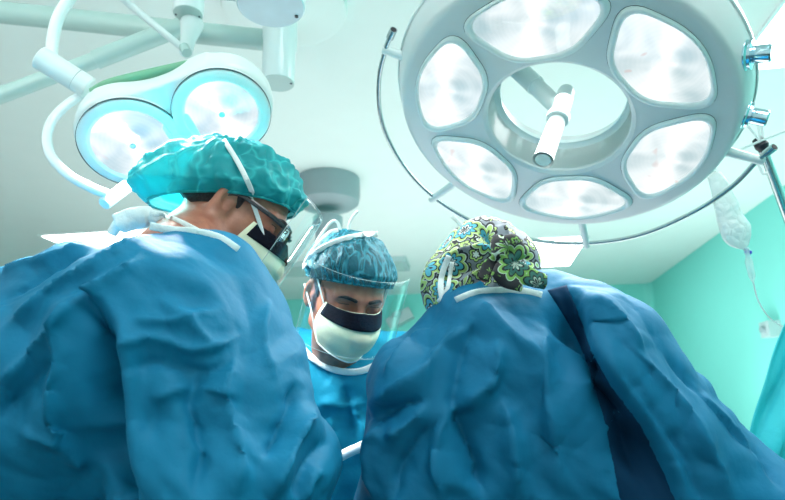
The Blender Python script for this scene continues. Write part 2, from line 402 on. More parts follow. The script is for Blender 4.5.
slab('wall_front', (LX-.1, LY-.1, 0), (.1, LY, H), 'whitewall')
# coved corner strip where the two far walls meet
cv = MB(); pts = [rm(-.12+.12*math.sin(a)*1., -.12+.12*math.cos(a), 0) for a in np.linspace(0, math.pi/2, 9)]
V = [p for p in pts]+[p+Z3*(H-.001) for p in pts]
cv.add(V, [(i, i+1, i+10, i+9) for i in range(8)]); struct(cv.build('trim_1', 'wall', sh=False))

def to_room(p): q = p-CORN; return np.dot(q, RX), np.dot(q, RY)
def ceiling_light(x0, x1, y0, y1, label, group=None):
    r = thing('ceiling_light', rm((x0+x1)/2, (y0+y1)/2, H), label, 'ceiling light', group)
    f = MB(); t = .02
    for (a, b, c, d) in ((x0-t, x1+t, y0-t, y0), (x0-t, x1+t, y1, y1+t), (x0-t, x0, y0, y1), (x1, x1+t, y0, y1)):
        f.box(rm((a+b)/2, (c+d)/2, H-.006), RX, RY, Z3, b-a, d-c, .012)
    f.build('frame', 'white', r, smooth=False, sh=False)
    d = MB(); d.box(rm((x0+x1)/2, (y0+y1)/2, H-.004), RX, RY, Z3, x1-x0, y1-y0, .006); d.build('diffuser', 'panel', r, smooth=False, sh=False)
pA = to_room(at_z(569, 265, H)); pA2 = to_room(at_z(593, 236, H)); pB = to_room(at_z(759, 41, H)); pC = to_room(at_z(41, 235, H)); pD = to_room(at_z(55, 245, H))
print('panels', pA, pA2, pB, pC, pD)
ceiling_light(pA[0]-1.2, pA[0], pA[1], pA[1]+(pA2[1]-pA[1]), 'bright white ceiling light panel behind the floral cap under the round lamp')
ceiling_light(pB[0]-.02, pB[0]+1.2, pB[1]-1.2, pB[1]+.25, 'bright white ceiling light panel in the top right corner behind the round lamp')
ceiling_light(pC[0], pC[0]+1.2, pC[1], pC[1]+.55, 'bright white ceiling light panel above the shoulder of the left surgeon')
# further light panels of the same ceiling, above and behind the camera
for (x, y) in ((-2.4, -9.6), (-6.6, -9.6)):
    ceiling_light(x, x+1.2, y, y+1.2, 'white ceiling light panel behind the camera, on the %s side of the room' % ('right' if x > -4 else 'left'))

# ventilation grille on the ceiling behind the centre surgeon
g0 = at_z(277, 266, H); g1 = at_z(408, 263, H)
cx = to_room((g0+g1)/2); wd = np.linalg.norm(g1-g0)
r = thing('ceiling_vent', rm(cx[0], cx[1], H), 'flat grey ceiling vent behind the centre surgeon', 'vent')
MB().box(rm(cx[0], cx[1], H-.03), RX, RY, Z3, wd, .5, .06).build('vent_body', 'vent', r, smooth=False, sh=False)
v = MB()
for i in range(9): v.box(rm(cx[0], cx[1]-.2+.05*i, H-.063), RX, RY, Z3, wd-.1, .02, .006)
v.build('louvre', 'armgrey', r, smooth=False, sh=False)

# grey ceiling column with dome behind the centre surgeon
dc = at_z(328, 186, H-.05); dd = np.dot(dc-CAM, FW); rr = 32*dd/F
r = thing('ceiling_column', (dc[0], dc[1], H), 'dark grey domed ceiling column between the left and centre surgeons', 'ceiling mount')
MB().lathe([(rr*.30, H-.225), (rr*.8, H-.215), (rr*.95, H-.19), (rr, H-.14), (rr*.99, H-.001)], (dc[0], dc[1], 0), A(1, 0, 0), A(0, 1, 0), Z3, 64).build('dome_cover', 'domegrey', r)
MB().lathe([(rr*.36, H-.72), (rr*.38, H-.70), (rr*.38, H-.42), (rr*.46, H-.36), (rr*.46, H-.30)], (dc[0], dc[1], 0), A(1, 0, 0), A(0, 1, 0), Z3, 40).build('column', 'domegrey', r)
MB().lathe([(rr*.42, H-.80), (rr*.44, H-.78), (rr*.44, H-.70), (rr*.36, H-.69)], (dc[0], dc[1], 0), A(1, 0, 0), A(0, 1, 0), Z3, 40).build('hub', 'armgrey', r)

# ------------------------------------------------------------------ big round surgical lamp
LC = CAM + A(.3612, 1.1819, .6014)
nf = unit(A(-.30127, -.31156, -.9012)); lx = unit(A(.94841, 0, -.31705)); ly = np.cross(nf, lx)
s0 = -11.5694
r = thing('surgical_lamp', LC, 'large round six-lens surgical lamp ring hanging at upper right', 'surgical lamp')
BIG = r
def Lp(rad, ang, z=0): return LC + lx*rad*math.cos(ang) + ly*rad*math.sin(ang) + nf*z
prof = [(.152, -.004), (.160, .002), (.335, .002), (.345, -.001), (.352, -.008), (.372, -.060), (.376, -.075), (.374, -.090), (.360, -.105), (.26, -.13), (.165, -.125), (.150, -.12), (.150, -.112), (.146, -.108), (.146, -.098), (.150, -.094), (.150, -.01), (.152, -.004)]
MB().lathe(prof, LC, lx, ly, nf, 128).build('ring_housing', 'lampgrey', r)
# inner white collar of the opening
MB().lathe([(.1495, -.010), (.1495, -.075), (.143, -.082), (.138, -.084), (.138, -.094), (.1495, -.094), (.1495, -.010)], LC, lx, ly, nf, 96).build('inner_collar', 'white', r)
MB().lathe([(.3735, -.062), (.3765, -.064), (.3775, -.070), (.3765, -.074), (.3735, -.076), (.3735, -.062)], LC, lx, ly, nf, 128).build('seam_band', 'white', r)
def sector(r0, r1, ha, cr, n=9):
    # rounded trapezoid outline around +x
    P = [(r0*math.cos(-ha*.62), r0*math.sin(-ha*.62)), (r1*.93*math.cos(-ha), r1*.93*math.sin(-ha)), (r1, 0), (r1*.93*math.cos(ha), r1*.93*math.sin(ha)), (r0*math.cos(ha*.62), r0*math.sin(ha*.62))]
    crs = [cr*.7, cr, cr*2.2, cr, cr*.7]; out = []
    L = len(P)
    for i in range(L):
        p = A(*P[i]); a = A(*P[i-1]); b = A(*P[(i+1) % L]); d1 = unit(a-p); d2 = unit(b-p)
        t = min(crs[i], np.linalg.norm(a-p)*.48, np.linalg.norm(b-p)*.48); s = p+d1*t; e = p+d2*t
        for k in range(n):
            u = k/(n-1); out.append((1-u)**2*s+2*u*(1-u)*p+u*u*e)
    res = []
    for i in range(len(out)):
        res.append(out[i]); q = out[(i+1) % len(out)]
        if np.linalg.norm(q-out[i]) > .012: res.append((q+out[i])/2)
    return res
out0 = sector(.183, .324, math.radians(27.8), .055)
for k in range(6):
    a = s0 + k*math.pi/3
    ex = lx*math.cos(a)+ly*math.sin(a); ey = -lx*math.sin(a)+ly*math.cos(a)
    P3 = [LC+ex*p[0]+ey*p[1]+nf*.0035 for p in out0]
    cen = LC+ex*.252+nf*.0035
    # rim: soft raised lip
    rim = []; Fr = []; n = len(P3)
    offs = [(1.15, -.003), (1.13, .004), (1.08, .0075), (1.03, .006), (1.0, .001), (.985, -.002)]
    for (s, z) in offs:
        for p in P3: rim.append(cen+(p-cen)*s+nf*z)
    for j in range(len(offs)-1):
        for i in range(n): Fr.append((j*n+i, j*n+(i+1) % n, (j+1)*n+(i+1) % n, (j+1)*n+i))
    rm_o = obj('lens_rim', rim, Fr, 'white', r)
    gap = []
    for (s, z) in ((1.15, -.0005), (1.15, .0004), (1.13, .0004), (1.13, -.0005)):
        for p in P3: gap.append(cen+(p-cen)*s+nf*(z-.001))
    obj('rim_gap', gap, [(j*n+i, j*n+(i+1) % n, ((j+1) % 4)*n+(i+1) % n, ((j+1) % 4)*n+i) for j in range(4) for i in range(n)], 'dark', rm_o, smooth=False)
    LV = []; LF = []; LU = []; S = [1.0, .8, .6, .4, .2]
    for s in S:
        for i, p in enumerate(P3):
            LV.append(cen+(p-cen)*s+nf*(.004*(1-s*s))); d = out0[i]-A(.252, 0); ca, sa = math.cos(a), math.sin(a)
            LU.append(((d[0]*ca-d[1]*sa)*s/.06, (d[0]*sa+d[1]*ca)*s/.06))
    LV.append(cen+nf*.004); LU.append((0, 0))
    for j in range(4):
        for i in range(n): LF.append((j*n+i, j*n+(i+1) % n, (j+1)*n+(i+1) % n, (j+1)*n+i))
    for i in range(n): LF.append((4*n+i, 4*n+(i+1) % n, 5*n))
    obj('lens', LV, LF, 'lens', r, uv=LU)
area('ring_lamp_light', LC+nf*.02, LC+nf, .55, 5, (1, .99, .96), 100).parent = None
# hand rail
def rail(px, py, z=-.05): return at_plane(px, py, LC+nf*z, nf)
rp = [(393, 31), (386, 48), (379, 80), (381, 118), (395, 152), (418, 183), (450, 209), (490, 229), (540, 241), (590, 243), (640, 235), (690, 214), (730, 188), (757, 161), (773, 148)]
R3 = spline([rail(*p) for p in rp], 8)
MB().tube(R3, .0055, 14).build('hand_rail', 'chrome', r)
for e, d in ((R3[0], unit(R3[0]-R3[2])), (R3[-1], unit(R3[-1]-R3[-3]))):
    MB().tube([e-d*.02, e+d*.004], .0085, 16).build('rail_end', 'chrome', r)
    MB().tube([e+d*.004, e+d*.0046], .0065, 16).build('end_plug', 'black', r)
for (bx, by) in ((385, 50), (434, 198), (586, 243), (759, 160)):
    p = rail(bx, by); q = p-LC; q = q-nf*np.dot(q, nf); q = unit(q); e = LC+q*.362-nf*.05
    br = MB(); br.tube([e, e+(p-e)*.8, p, p+(p-e)*.12], [.011, .0095, .010, .009], 14); br.build('rail_bracket', 'white', r)
p = rail(412, 5); q = unit(p-LC); MB().tube([LC+q*.35-nf*.06, LC+q*.385-nf*.06], .011, 14).build('rail_bracket', 'white', r)
# two control knobs on the rim
for (kx, ky) in ((741, 54), (748, 112)):
    p = at_plane(kx, ky, LC-nf*.05, nf); q = p-LC; q = q-nf*np.dot(q, nf); q = unit(q)
    ax = unit(q+nf*.25+lx*.2); b = LC+q*.352-nf*.045
    X = unit(np.cross(ax, Z3)); Y = np.cross(ax, X)
    kb = MB().lathe([(0.0283, 0.0000), (0.0295, 0.0042), (0.0295, 0.0105), (0.0260, 0.0137), (0.0260, 0.0189), (0.0189, 0.0210)], b, X, Y, ax, 40).build('knob_base', 'knob', r)
    MB().lathe([(0.0142, 0.0189), (0.0165, 0.0231), (0.0165, 0.0473), (0.0142, 0.0504), (0.0001, 0.0504)], b, X, Y, ax, 20).build('knob', 'knob', r)
    MB().lathe([(0.0313, -0.0042), (0.0319, 0.0011), (0.0289, 0.0011)], b, X, Y, ax, 40).build('dial_gasket', 'dark', r)
    mk = MB()
    for i in range(9):
        an = i*.38+2.2; c = LC+q*.352-nf*.045+ (X*math.cos(an)+Y*math.sin(an))*.031
        mk.box(c+ax*.001, X, Y, ax, .0018, .0018, .004)
    mk.build('dial_mark', 'dark', r, smooth=False, sh=False)
# central arm and sterile handle
a0 = at(508, 62, 1.36); a1 = at(536, 86, 1.28); a2 = at(562, 112, 1.22)
hd = at(566, 93, 1.235); h1 = at(558, 118, 1.19); h2 = at(543, 160, 1.12)
MB().tube([at(470, 25, 1.44), a1], .021, 28).build('centre_arm', 'white', r)
MB().tube([a1, (a1+a2)/2, a2+(a2-a1)*.05], [.0185, .0185, .017], 28).build('arm_sleeve', 'white', r)
e = unit(h1-hd)
MB().tube([hd-e*.012, hd-e*.008, hd, h1], [.010, .016, .018, .018], 28).build('elbow', 'white', r)
MB().tube([h1-e*.010, h1-e*.008, h1+e*.006, h1+e*.008], [.020, .0225, .0225, .020], 32).build('handle_collar', 'white', r)
MB().tube([h1+e*.008, h1+e*.012, h2-unit(h2-h1)*.01, h2, h2], [.014, .0165, .0185, .0195, .017], 32).build('sterile_handle', 'white_rough', r)
MB().tube([h2, h2+unit(h2-h1)*.0006], .0145, 32).build('handle_tip', 'ivfluid', r)
# suspension behind the ring
bk = LC-nf*.12
MB().tube([bk+lx*.24+ly*.0, bk+lx*.24-nf*.10, bk+lx*.1-nf*.3, A(LC[0]+.25, LC[1]+.5, H)], .028, 24).build('suspension_arm', 'white', r)

# ------------------------------------------------------------------ left twin-lens surgical lamp
n2 = unit(A(.185, -.49, -.85))
cA = at(134, 140, 1.27); cB = at_plane(222, 109, cA, n2)
sX = unit(cB-cA); sY = np.cross(n2, sX); sep = np.linalg.norm(cB-cA); mid = (cA+cB)/2
print('lamp2 sep', sep)
r = thing('surgical_lamp', mid, 'smaller twin-lens surgical lamp hanging above the left surgeon', 'surgical lamp')
rA = .083; rB = .075
hs = sep/2
def f2(P):
    x, y, z = P[:, 0], P[:, 1], P[:, 2]
    def disc(cx, R):
        rr = np.sqrt((x-cx)**2+y**2); # dome flattened backwards
        q = np.stack([rr-R+.03, np.abs(z+.03)-.03+.02], 1)
        d = np.linalg.norm(np.maximum(q, 0), axis=1)+np.minimum(q.max(1), 0)-.028
        return d
    d = smin(disc(-hs-.006, rA+.032), disc(hs+.006, rB+.028), .09)
    bar = np.maximum(np.abs(x)-hs, np.maximum(np.abs(y)-.088, np.abs(z+.03)-.026))
    d = smin(d, bar, .035)
    # shallow dip on the face between the lenses
    d = smax(d, -sd_ell(P, (0, .075, .022), (.035, .05, .012)), .02)
    return d
V, Q = surfnet(f2, (-hs-.16, -.16, -.12), (hs+.16, .16, .05), .004)
zf = V[:, 2].max()
def L2(v): v = np.atleast_2d(v); return mid + v[:, :1]*sX + v[:, 1:2]*sY + v[:, 2:3]*n2
obj('lamp_housing', L2(V), Q, 'white', r)
Zf = .018
for cx, R in ((-hs, rA), (hs, rB)):
    c = L2(A(cx, 0, Zf))[0]
    MB().lathe([(R+.024, -.012), (R+.023, .002), (R+.018, .005), (R+.004, .006), (R, .003), (R-.002, -.002)], c, sX, sY, n2, 80, cap=False).build('lens_rim', 'white', r)
    MB().lathe([(R+.0255, -.004), (R+.0258, .0012), (R+.0245, .0012)], c, sX, sY, n2, 80, cap=False).build('rim_seam', 'dark', r)
    V = [c+n2*.003]; U = [(0, 0)]; Fc = []
    for j in range(1, 9):
        for i in range(48):
            a = 2*math.pi*i/48; q = R*j/8; V.append(c+sX*math.cos(a)*q+sY*math.sin(a)*q+n2*(.003-.003*(j/8)**2)); U.append((math.cos(a)*j/8*1.3, math.sin(a)*j/8*1.3))
    Fc += [(0, 1+i, 1+(i+1) % 48) for i in range(48)]
    for j in range(7): Fc += [(1+j*48+i, 1+(j+1)*48+i, 1+(j+1)*48+(i+1) % 48, 1+j*48+(i+1) % 48) for i in range(48)]
    le = obj('lens', V, Fc, 'lens2', r, uv=U)
    bb = MB().lathe([(.0001, .004), (.006, .0035), (.006, .006), (.0001, .0075)], c, sX, sY, n2, 20).build('bulb_cap', 'blueplate', le)
area('twin_lamp_light', mid+n2*.04, mid+n2, .25, 20, (1, .99, .96), 150)
# edge trim on the rear of the housing, a green reflection painted in
tp = [(93, 95), (110, 86), (150, 76), (195, 66), (212, 62), (232, 66), (250, 78)]
T3 = [at_plane(px, py-2, mid-n2*.05, n2) for px, py in tp]
MB().tube(spline(T3, 6), .011, 12).build('edge_trim', 'green', r)
# yoke, pivots and curved arm
yk = spline([at(92, 92, 1.30), at(72, 101, 1.27), at(54, 118, 1.24), (at(47, 136, 1.22)), at(51, 156, 1.20), at(69, 175, 1.18), at(90, 187, 1.17), at(109, 195, 1.17)], 8)
MB().tube(yk, .0098, 18).build('yoke', 'white', r)
p0 = at(104, 204, 1.17); p1 = at(127, 186, 1.22); MB().tube([p0, p0+(p1-p0)*.04, p1], [.0115, .013, .013], 24).build('yoke_pivot', 'white', r)
q0 = at(39, 57, 1.25); q1 = at(90, 89, 1.28); q2 = at(76, 80, 1.272)
pv = MB().tube([q0, q0+(q1-q0)*.015, q2], [.023, .025, .025], 36).build('pivot_housing', 'white', r)
MB().tube([q2, q2+(q1-q2)*.04], .0243, 36).build('pivot_seam', 'dark', pv)
MB().tube([q2+(q1-q2)*.04, q1-(q1-q2)*.1, q1], [.025, .025, .022], 36).build('pivot_end', 'white', r)
qa = unit(q0-q1); X = unit(np.cross(qa, Z3)); Y = np.cross(qa, X)
for sgn in (-1, 1): MB().tube([q0+(X*.016)*sgn, q0+(X*.016)*sgn+qa*.0012], .0022, 10).build('screw', 'dark', pv)
MB().tube(spline([at(51, 60, 1.27), at(53, 38, 1.28), at(58, 18, 1.30), at(69, 0, 1.33), at(88, -18, 1.36), at(112, -16, 1.45), at(122, -2, 1.55), at(186, 51, 1.62)], 8), [.0125]*29+[.0115]*8+[.0095]*20, 18).build('curved_arm', 'white', r)
MB().tube([at(184, 47, 1.60), at(187, 53, 1.585)], [.013, .013], 20).build('arm_foot', 'armgrey', r)

# ------------------------------------------------------------------ suspension arms at upper left
cc = at_z(285, 2, H); dep = np.dot(cc-CAM, FW); cr = 62*dep/F
r = thing('lamp_suspension', (cc[0], cc[1], H), 'white ceiling mounted suspension with long grey green arms at upper left', 'lamp mount')
X1, Y1 = A(1, 0, 0), A(0, 1, 0)
MB().lathe([(cr*.9, -.05), (cr*.98, -.045), (cr, -.03), (cr, -.001)], (cc[0], cc[1], H), X1, Y1, Z3, 80).build('canopy', 'ceiling', r)
MB().lathe([(.055, -.25), (.055, -.05)], (cc[0], cc[1], H), X1, Y1, Z3, 32).build('column', 'white', r)
b0 = at(278, 83, 1.95); t0 = b0+Z3*.42
MB().lathe([(.0515, 0), (.053, .004), (.053, .16), (.056, .17), (.056, .34)], b0, X1, Y1, Z3, 40).build('joint_cylinder', 'white', r)
cp = MB().lathe([(.0515, -.002), (.0515, 0)], b0, X1, Y1, Z3, 40).build('joint_cap', 'armgrey', r)
for sgn in (-1, 1): MB().lathe([(.004, -.004), (.004, -.001)], b0+X1*sgn*.043, X1, Y1, Z3, 10).build('screw', 'dark', cp)
# blue-faced joint, close to the camera
b1 = at(271, 6, 1.42)
MB().lathe([(.079, 0), (.081, .004), (.081, .25)], b1, X1, Y1, Z3, 64).build('joint_housing', 'white', r)
c1 = MB().lathe([(.077, -.003), (.079, -.001), (.079, .001)], b1, X1, Y1, Z3, 64).build('joint_plate', 'blueplate', r)
for (sx, sy) in ((-.045, -.05), (.055, .035)): MB().lathe([(.0045, -.006), (.0045, -.002)], b1+X1*sx+Y1*sy, X1, Y1, Z3, 12).build('screw', 'dark', c1)
MB().tube([b1+Z3*.06-X1*.02, at(215, -20, 1.5), at(150, -60, 1.6)], [.045, .045, .045], 28).build('upper_arm', 'blueplate', r)
# far horizontal arm, slanting arm
MB().tube([at(-60, 6, 2.0), at(265, 40, 2.05)], .036, 28).build('spring_arm', 'armgrey', r)
MB().tube([at(-60, 118, 1.75), at(95, 60, 1.85)], [.024, .024], 28).build('slanting_arm', 'armgrey', r)
MB().tube([at(95, 60, 1.85), at(188, 24, 1.92)], [.029, .029], 28).build('arm_sleeve', 'armgrey', r)
b2 = at(188, 14, 1.75)
MB().lathe([(.041, 0), (.043, .003), (.043, .12)], b2, X1, Y1, Z3, 40).build('elbow_joint', 'white', r)
c2 = MB().lathe([(.041, -.002), (.041, 0)], b2, X1, Y1, Z3, 40).build('elbow_cap', 'armgrey', r)
for (sx, sy) in ((-.034, -.003), (.03, .01)): MB().lathe([(.003, -.004), (.003, -.001)], b2+X1*sx+Y1*sy, X1, Y1, Z3, 10).build('screw', 'dark', c2)
MB().tube([at(192, 24, 1.78), at(188, 40, 1.72), at(186, 52, 1.66)], [.034, .021, .018], 28).build('elbow_neck', 'white', r)

# ------------------------------------------------------------------ drip stand and bag at the right
r = thing('iv_stand', at(800, 250, 1.75)*A(1, 1, 0), 'chrome drip stand pole with black clamp at the right edge', 'IV stand')
pt = at(763, 150, 1.7); pb = at(800, 250, 1.75); base = A(pb[0]+.09, pb[1], .05)
MB().tube([pt+(pt-pb)*.1, pt, pb], .013, 20).build('pole', 'chrome', r)
MB().tube([pb, base], .013, 20).build('lower_pole', 'chrome', r)
MB().tube([at(757, 139, 1.7), at(762, 146, 1.69), at(764, 151, 1.69)], [.014, .019, .012], 16).build('clamp', 'black', r)
for a, b in (((741, 149), (790, 129)), ((748, 126), (759, 140)), ((757, 120), (760, 140)), ((761, 118), (763, 138))):
    MB().tube([at(*a, 1.68), at(*b, 1.68)], .0035, 10).build('hook_rod', 'white_rough', r)
MB().tube(spline([at(757, 160, 1.68), at(761, 170, 1.68), at(763, 174, 1.68), at(767, 173, 1.68)], 5), .0045, 10).build('hook', 'white_rough', r)
for i in range(5):
    a = 2*math.pi*i/5; e = base*A(1, 1, 0)+A(math.cos(a)*.28, math.sin(a)*.28, .03)
    MB().tube([base, e], .012, 10).build('base_leg', 'chrome', r)
r = thing('iv_bag', at(718, 178, 1.66), 'clear crumpled drip bag hanging behind the right edge of the round lamp', 'IV bag')
bp = [at(713, 172, 1.66), at(719, 186, 1.66), at(725, 203, 1.66), at(732, 222, 1.66), at(740, 238, 1.66), at(746, 248, 1.66)]
V, Fc = tube(spline(bp, 5), [.012]*1+list(np.interp(np.linspace(0, 1, 25), [0, .2, .45, .7, .85, 1], [.022, .026, .034, .042, .032, .008])), 24, .45, -FW)
V = [A(*v)+.004*A(*noise.noise_vector(Vector(v)*28)) for v in V]
obj('bag', V, Fc, 'ivbag', r)
MB().tube([at(713, 172, 1.66), at(711, 160, 1.67)], .008, 10).build('bag_tab', 'ivbag', r)
MB().tube([at(745, 251, 1.66), at(751, 252.5, 1.66)], .0055, 12).build('port', 'blue', r)
MB().tube([at(746, 248, 1.66), at(748, 256, 1.66), at(749, 262, 1.66), at(752, 276, 1.66), at(753, 281, 1.66)], [.008, .006, .010, .009, .004], 16).build('drip_chamber', 'ivfluid', r)
MB().tube(spline([at(753, 281, 1.66), at(758, 300, 1.67), at(768, 316, 1.68), at(780, 325, 1.7), at(800, 333, 1.7)], 8), .002, 8).build('drip_line', 'white_rough', r)
# wall fitting at the far right
fp = at(777, 329, 1.0); d = ray(777, 329); tt = -np.dot(CAM-CORN, RX)/np.dot(d, RX); fp = CAM+d*tt; print('wall fitting depth', tt)
r = thing('wall_fitting', fp, 'small grey fitting on the right wall below the drip line', 'wall fitting')
MB().box(fp-RX*.05, RX, RY, Z3, .10, .16, .13).build('fitting_box', 'vent', r, smooth=False, sh=False)
MB().tube([fp-RX*.1, fp-RX*.13], .03, 14).build('socket', 'domegrey', r)
# guessed grey device bracket with a dark knob on the far wall
d = ray(401, 320); tt = -np.dot(CAM-CORN, RY)/np.dot(d, RY); fp = CAM+d*tt; s = tt/F
r = thing('bracket', fp, 'blurred grey wall unit beside the mask of the centre surgeon', 'bracket')
Xr = unit(RX+Z3*.5); Zr = np.cross(Xr, RY)
MB().box(fp-RY*.12, Xr, RY, Zr, 26*s, .2, 11*s).build('unit_body', 'vent', r, smooth=False, sh=False)
MB().box(fp-RY*.24+Z3*4*s-RX*2*s, Xr, RY, Zr, 9*s, .05, 5*s).build('bracket_knob', 'domegrey', r, smooth=False, sh=False)
#PEOPLE

# ------------------------------------------------------------------ cloth folds
def tri(x): return np.abs(2*(x-np.floor(x+.5)))
def crumple(P, seed, amp=1.0, lo=.16, hi=.05):
    g = np.random.RandomState(seed); d = np.zeros(len(P))
    Wp = P + .035*np.sin(P[:, [1, 2, 0]]*9+g.rand(3)*6) + .02*np.sin(P[:, [2, 0, 1]]*23+g.rand(3)*6)
    for wl, a, n in ((lo*1.7, .010, 3), (lo, .0095, 4), (hi*1.6, .0040, 5), (hi, .0021, 5)):
        for _ in range(n):
            k = unit(g.randn(3)*A(1, .6, .8)); ph = g.rand()
            msk = .5+.5*np.sin(P@(unit(g.randn(3))*2*math.pi/(wl*3))+g.rand()*6)
            t = tri(P2 @ k/wl+ph) if False else tri(Wp@k/wl+ph)
            d += a*(t**.8-.5)*msk
    return d*amp
def crease(V, Nv, bvh, pix, wpx, amp, kind='ridge'):
    pts = []
    px = spline([A(p[0], p[1], 0) for p in pix], 5) if len(pix) > 2 else [A(*pix[0], 0)*(1-t)+A(*pix[1], 0)*t for t in np.linspace(0, 1, 6)]
    for p in px:
        d = ray(p[0], p[1]); h = bvh.ray_cast(Vector(CAM), Vector(unit(d)))
        if h[0] is not None: pts.append(A(*h[0]))
    if len(pts) < 2: return np.zeros(len(V))
    pts = np.array(pts); dep = np.dot(pts.mean(0)-CAM, FW); w = wpx*dep/F
    best = np.full(len(V), 9.); sg = np.zeros(len(V)); par = np.zeros(len(V)); n = len(pts)-1
    for i in range(n):
        a, b = pts[i], pts[i+1]; ab = b-a; L = ab@ab
        if L < 1e-9: continue
        t = np.clip((V-a)@ab/L, 0, 1); q = V-a-t[:, None]*ab; d = np.linalg.norm(q, axis=1)
        s = q@unit(np.cross(ab, a-CAM)); m = d < best
        best[m] = d[m]; sg[m] = s[m]; par[m] = ((i+t)/n)[m]
    fade = np.clip(np.minimum(par, 1-par)*5+.12, 0, 1)
    if kind == 'ridge': f = np.exp(-best/w)
    elif kind == 'soft': f = np.exp(-(best/w)**2)
    else:   # overlap: one side lifted above the other
        up = 1/(1+np.exp(-sg/.0035)); f = up*np.exp(-np.abs(sg)/w)*np.exp(-np.maximum(best-np.abs(sg), 0)/.01) - (1-up)*.5*np.exp(-best/(w*.35))
    return amp*f*fade*(1.45 if kind == 'ridge' and abs(amp) < .04 else 1)
def gown_mesh(prims, k, lo, hi, h, seed, amp, creases, extra=None):
    def fn(P):
        d = None
        for (a, b, ra, rb) in prims:
            x = sd_cone(P, a, b, ra, rb); d = x if d is None else smin(d, x, k)
        return extra(P, d) if extra else d
    V, Q = surfnet(fn, lo, hi, h)
    for _ in range(1):
        Nv = vnormals(V, Q); V = V + Nv*crumple(V, seed, amp)[:, None]
    bvh = BVHTree.FromPolygons(V.tolist(), Q.tolist()); Nv = vnormals(V, Q)
    D = np.zeros(len(V))
    for c in creases: D += crease(V, Nv, bvh, *c)
    V = V + Nv*D[:, None]
    bvh = BVHTree.FromPolygons(V.tolist(), Q.tolist())
    return V, Q, bvh
def px(a, ra, b, rb):
    # a, b: (pixel x, pixel y, distance); radii in pixels at that distance
    return (at(*a), at(*b), ra*a[2]/F, rb*b[2]/F)
def on(bvh, p, off=.002):
    d = Vector(unit(ray(*p))); h = bvh.ray_cast(Vector(CAM), d)
    if h[0] is None:
        return None
    return A(*h[0]) - unit(ray(*p))*off
def ribbon(name, bvh, pix, w, m, parent, off=.003, fallback=None, n=6):
    P = [];
    for p in spline([A(q[0], q[1], q[2] if len(q) > 2 else 0) for q in pix], n):
        q = on(bvh, (p[0], p[1]), off) if p[2] == 0 or fallback is None else None
        if q is None: q = at(p[0], p[1], fallback if fallback else 1.)
        P.append(q)
    for _ in range(2): P = [P[0]]+[(P[i-1]+2*P[i]+P[i+1])/4 for i in range(1, len(P)-1)]+[P[-1]]
    return MB().tube(P, w, 10, .28, -FW).build(name, m, parent, sh=False)

# ------------------------------------------------------------------ heads
class Head:
    def __init__(s, c, f, up, sc=1.0):
        s.c = A(*c); s.f = unit(f); s.x = unit(np.cross(s.f, up)); s.u = np.cross(s.x, s.f); s.s = sc
    def w(s, p): p = np.atleast_2d(p)*s.s; return s.c + p[:, :1]*s.x + p[:, 1:2]*s.f + p[:, 2:3]*s.u
    def w1(s, *p): return s.w(A(*p))[0]
    def l(s, P): q = P-s.c; return np.stack([q@s.x, q@s.f, q@s.u], 1)/s.s
def head_sdf(p):
    d = sd_ell(p, (0, -.014, .030), (.076, .096, .086))
    d = smin(d, sd_ell(p, (0, .030, -.030), (.060, .062, .082)), .03)
    d = smin(d, sd_ell(p, (0, .040, -.088), (.038, .040, .026)), .03)
    a = p.copy(); a[:, 0] = np.abs(a[:, 0])
    d = smin(d, sd_cone(a, (.038, .052, -.040), (.048, .030, -.03), .024, .02), .02)        # cheek bones
    d = smin(d, sd_cone(a, (.054, .000, -.070), (.030, .045, -.098), .016, .016), .025)      # jaw line
    d = smin(d, sd_cone(a, (.010, .080, .020), (.042, .067, .020), .012, .010), .012)        # brow
    d = smax(d, -sd_ell(a, (.031, .098, .000), (.021, .020, .013)), .012)                    # eye sockets
    d = smin(d, sd_ell(a, (.031, .0705, -.001), (.0145, .0145, .0125)), .003)                # lids over eyes
    d = smin(d, sd_cone(p, (0, .082, .010), (0, .112, -.034), .0075, .0115), .010)           # nose
    d = smin(d, sd_cone(a, (.011, .098, -.038), (.012, .094, -.040), .009, .008), .005)
    d = smin(d, sd_cone(a, (.0, .090, -.064), (.018, .082, -.066), .008, .004), .006)        # lips
    d = smin(d, sd_cone(a, (.0, .088, -.075), (.014, .082, -.074), .0085, .005), .004)
    # ears
    q = a-A(.079, -.008, -.010); ct, st = math.cos(.5), math.sin(.5)
    q = np.stack([q[:, 0]*ct+q[:, 1]*st, -q[:, 0]*st+q[:, 1]*ct, q[:, 2]], 1)
    e = sd_ell(q, (0, 0, 0), (.011, .020, .033)); e = smax(e, -sd_ell(q, (.009, .003, .004), (.007, .012, .021)), .004)
    e = smin(e, sd_ell(q, (.002, .008, -.002), (.005, .006, .008)), .004)
    d = smin(d, e, .006)
    return d
def make_body(name, hd, parent, neck_to, prims, h=.0035, pad=.16):
    n0 = hd.w1(0, -.025, -.055); rn = .056
    def fn(P):
        d = head_sdf(hd.l(P))*hd.s
        d = smin(d, sd_cone(P, n0, neck_to, rn, rn*1.12), .03)
        for (a, b, ra, rb) in prims: d = smin(d, sd_cone(P, a, b, ra, rb), .05)
        return d
    pts = np.array([hd.c]+[q for pr in prims for q in (pr[0], pr[1])])
    lo = pts.min(0)-pad; hi = pts.max(0)+pad
    V, Q = surfnet(fn, lo, hi, h)
    obj(name, V, Q, 'skin', parent); return BVHTree.FromPolygons(V.tolist(), Q.tolist())
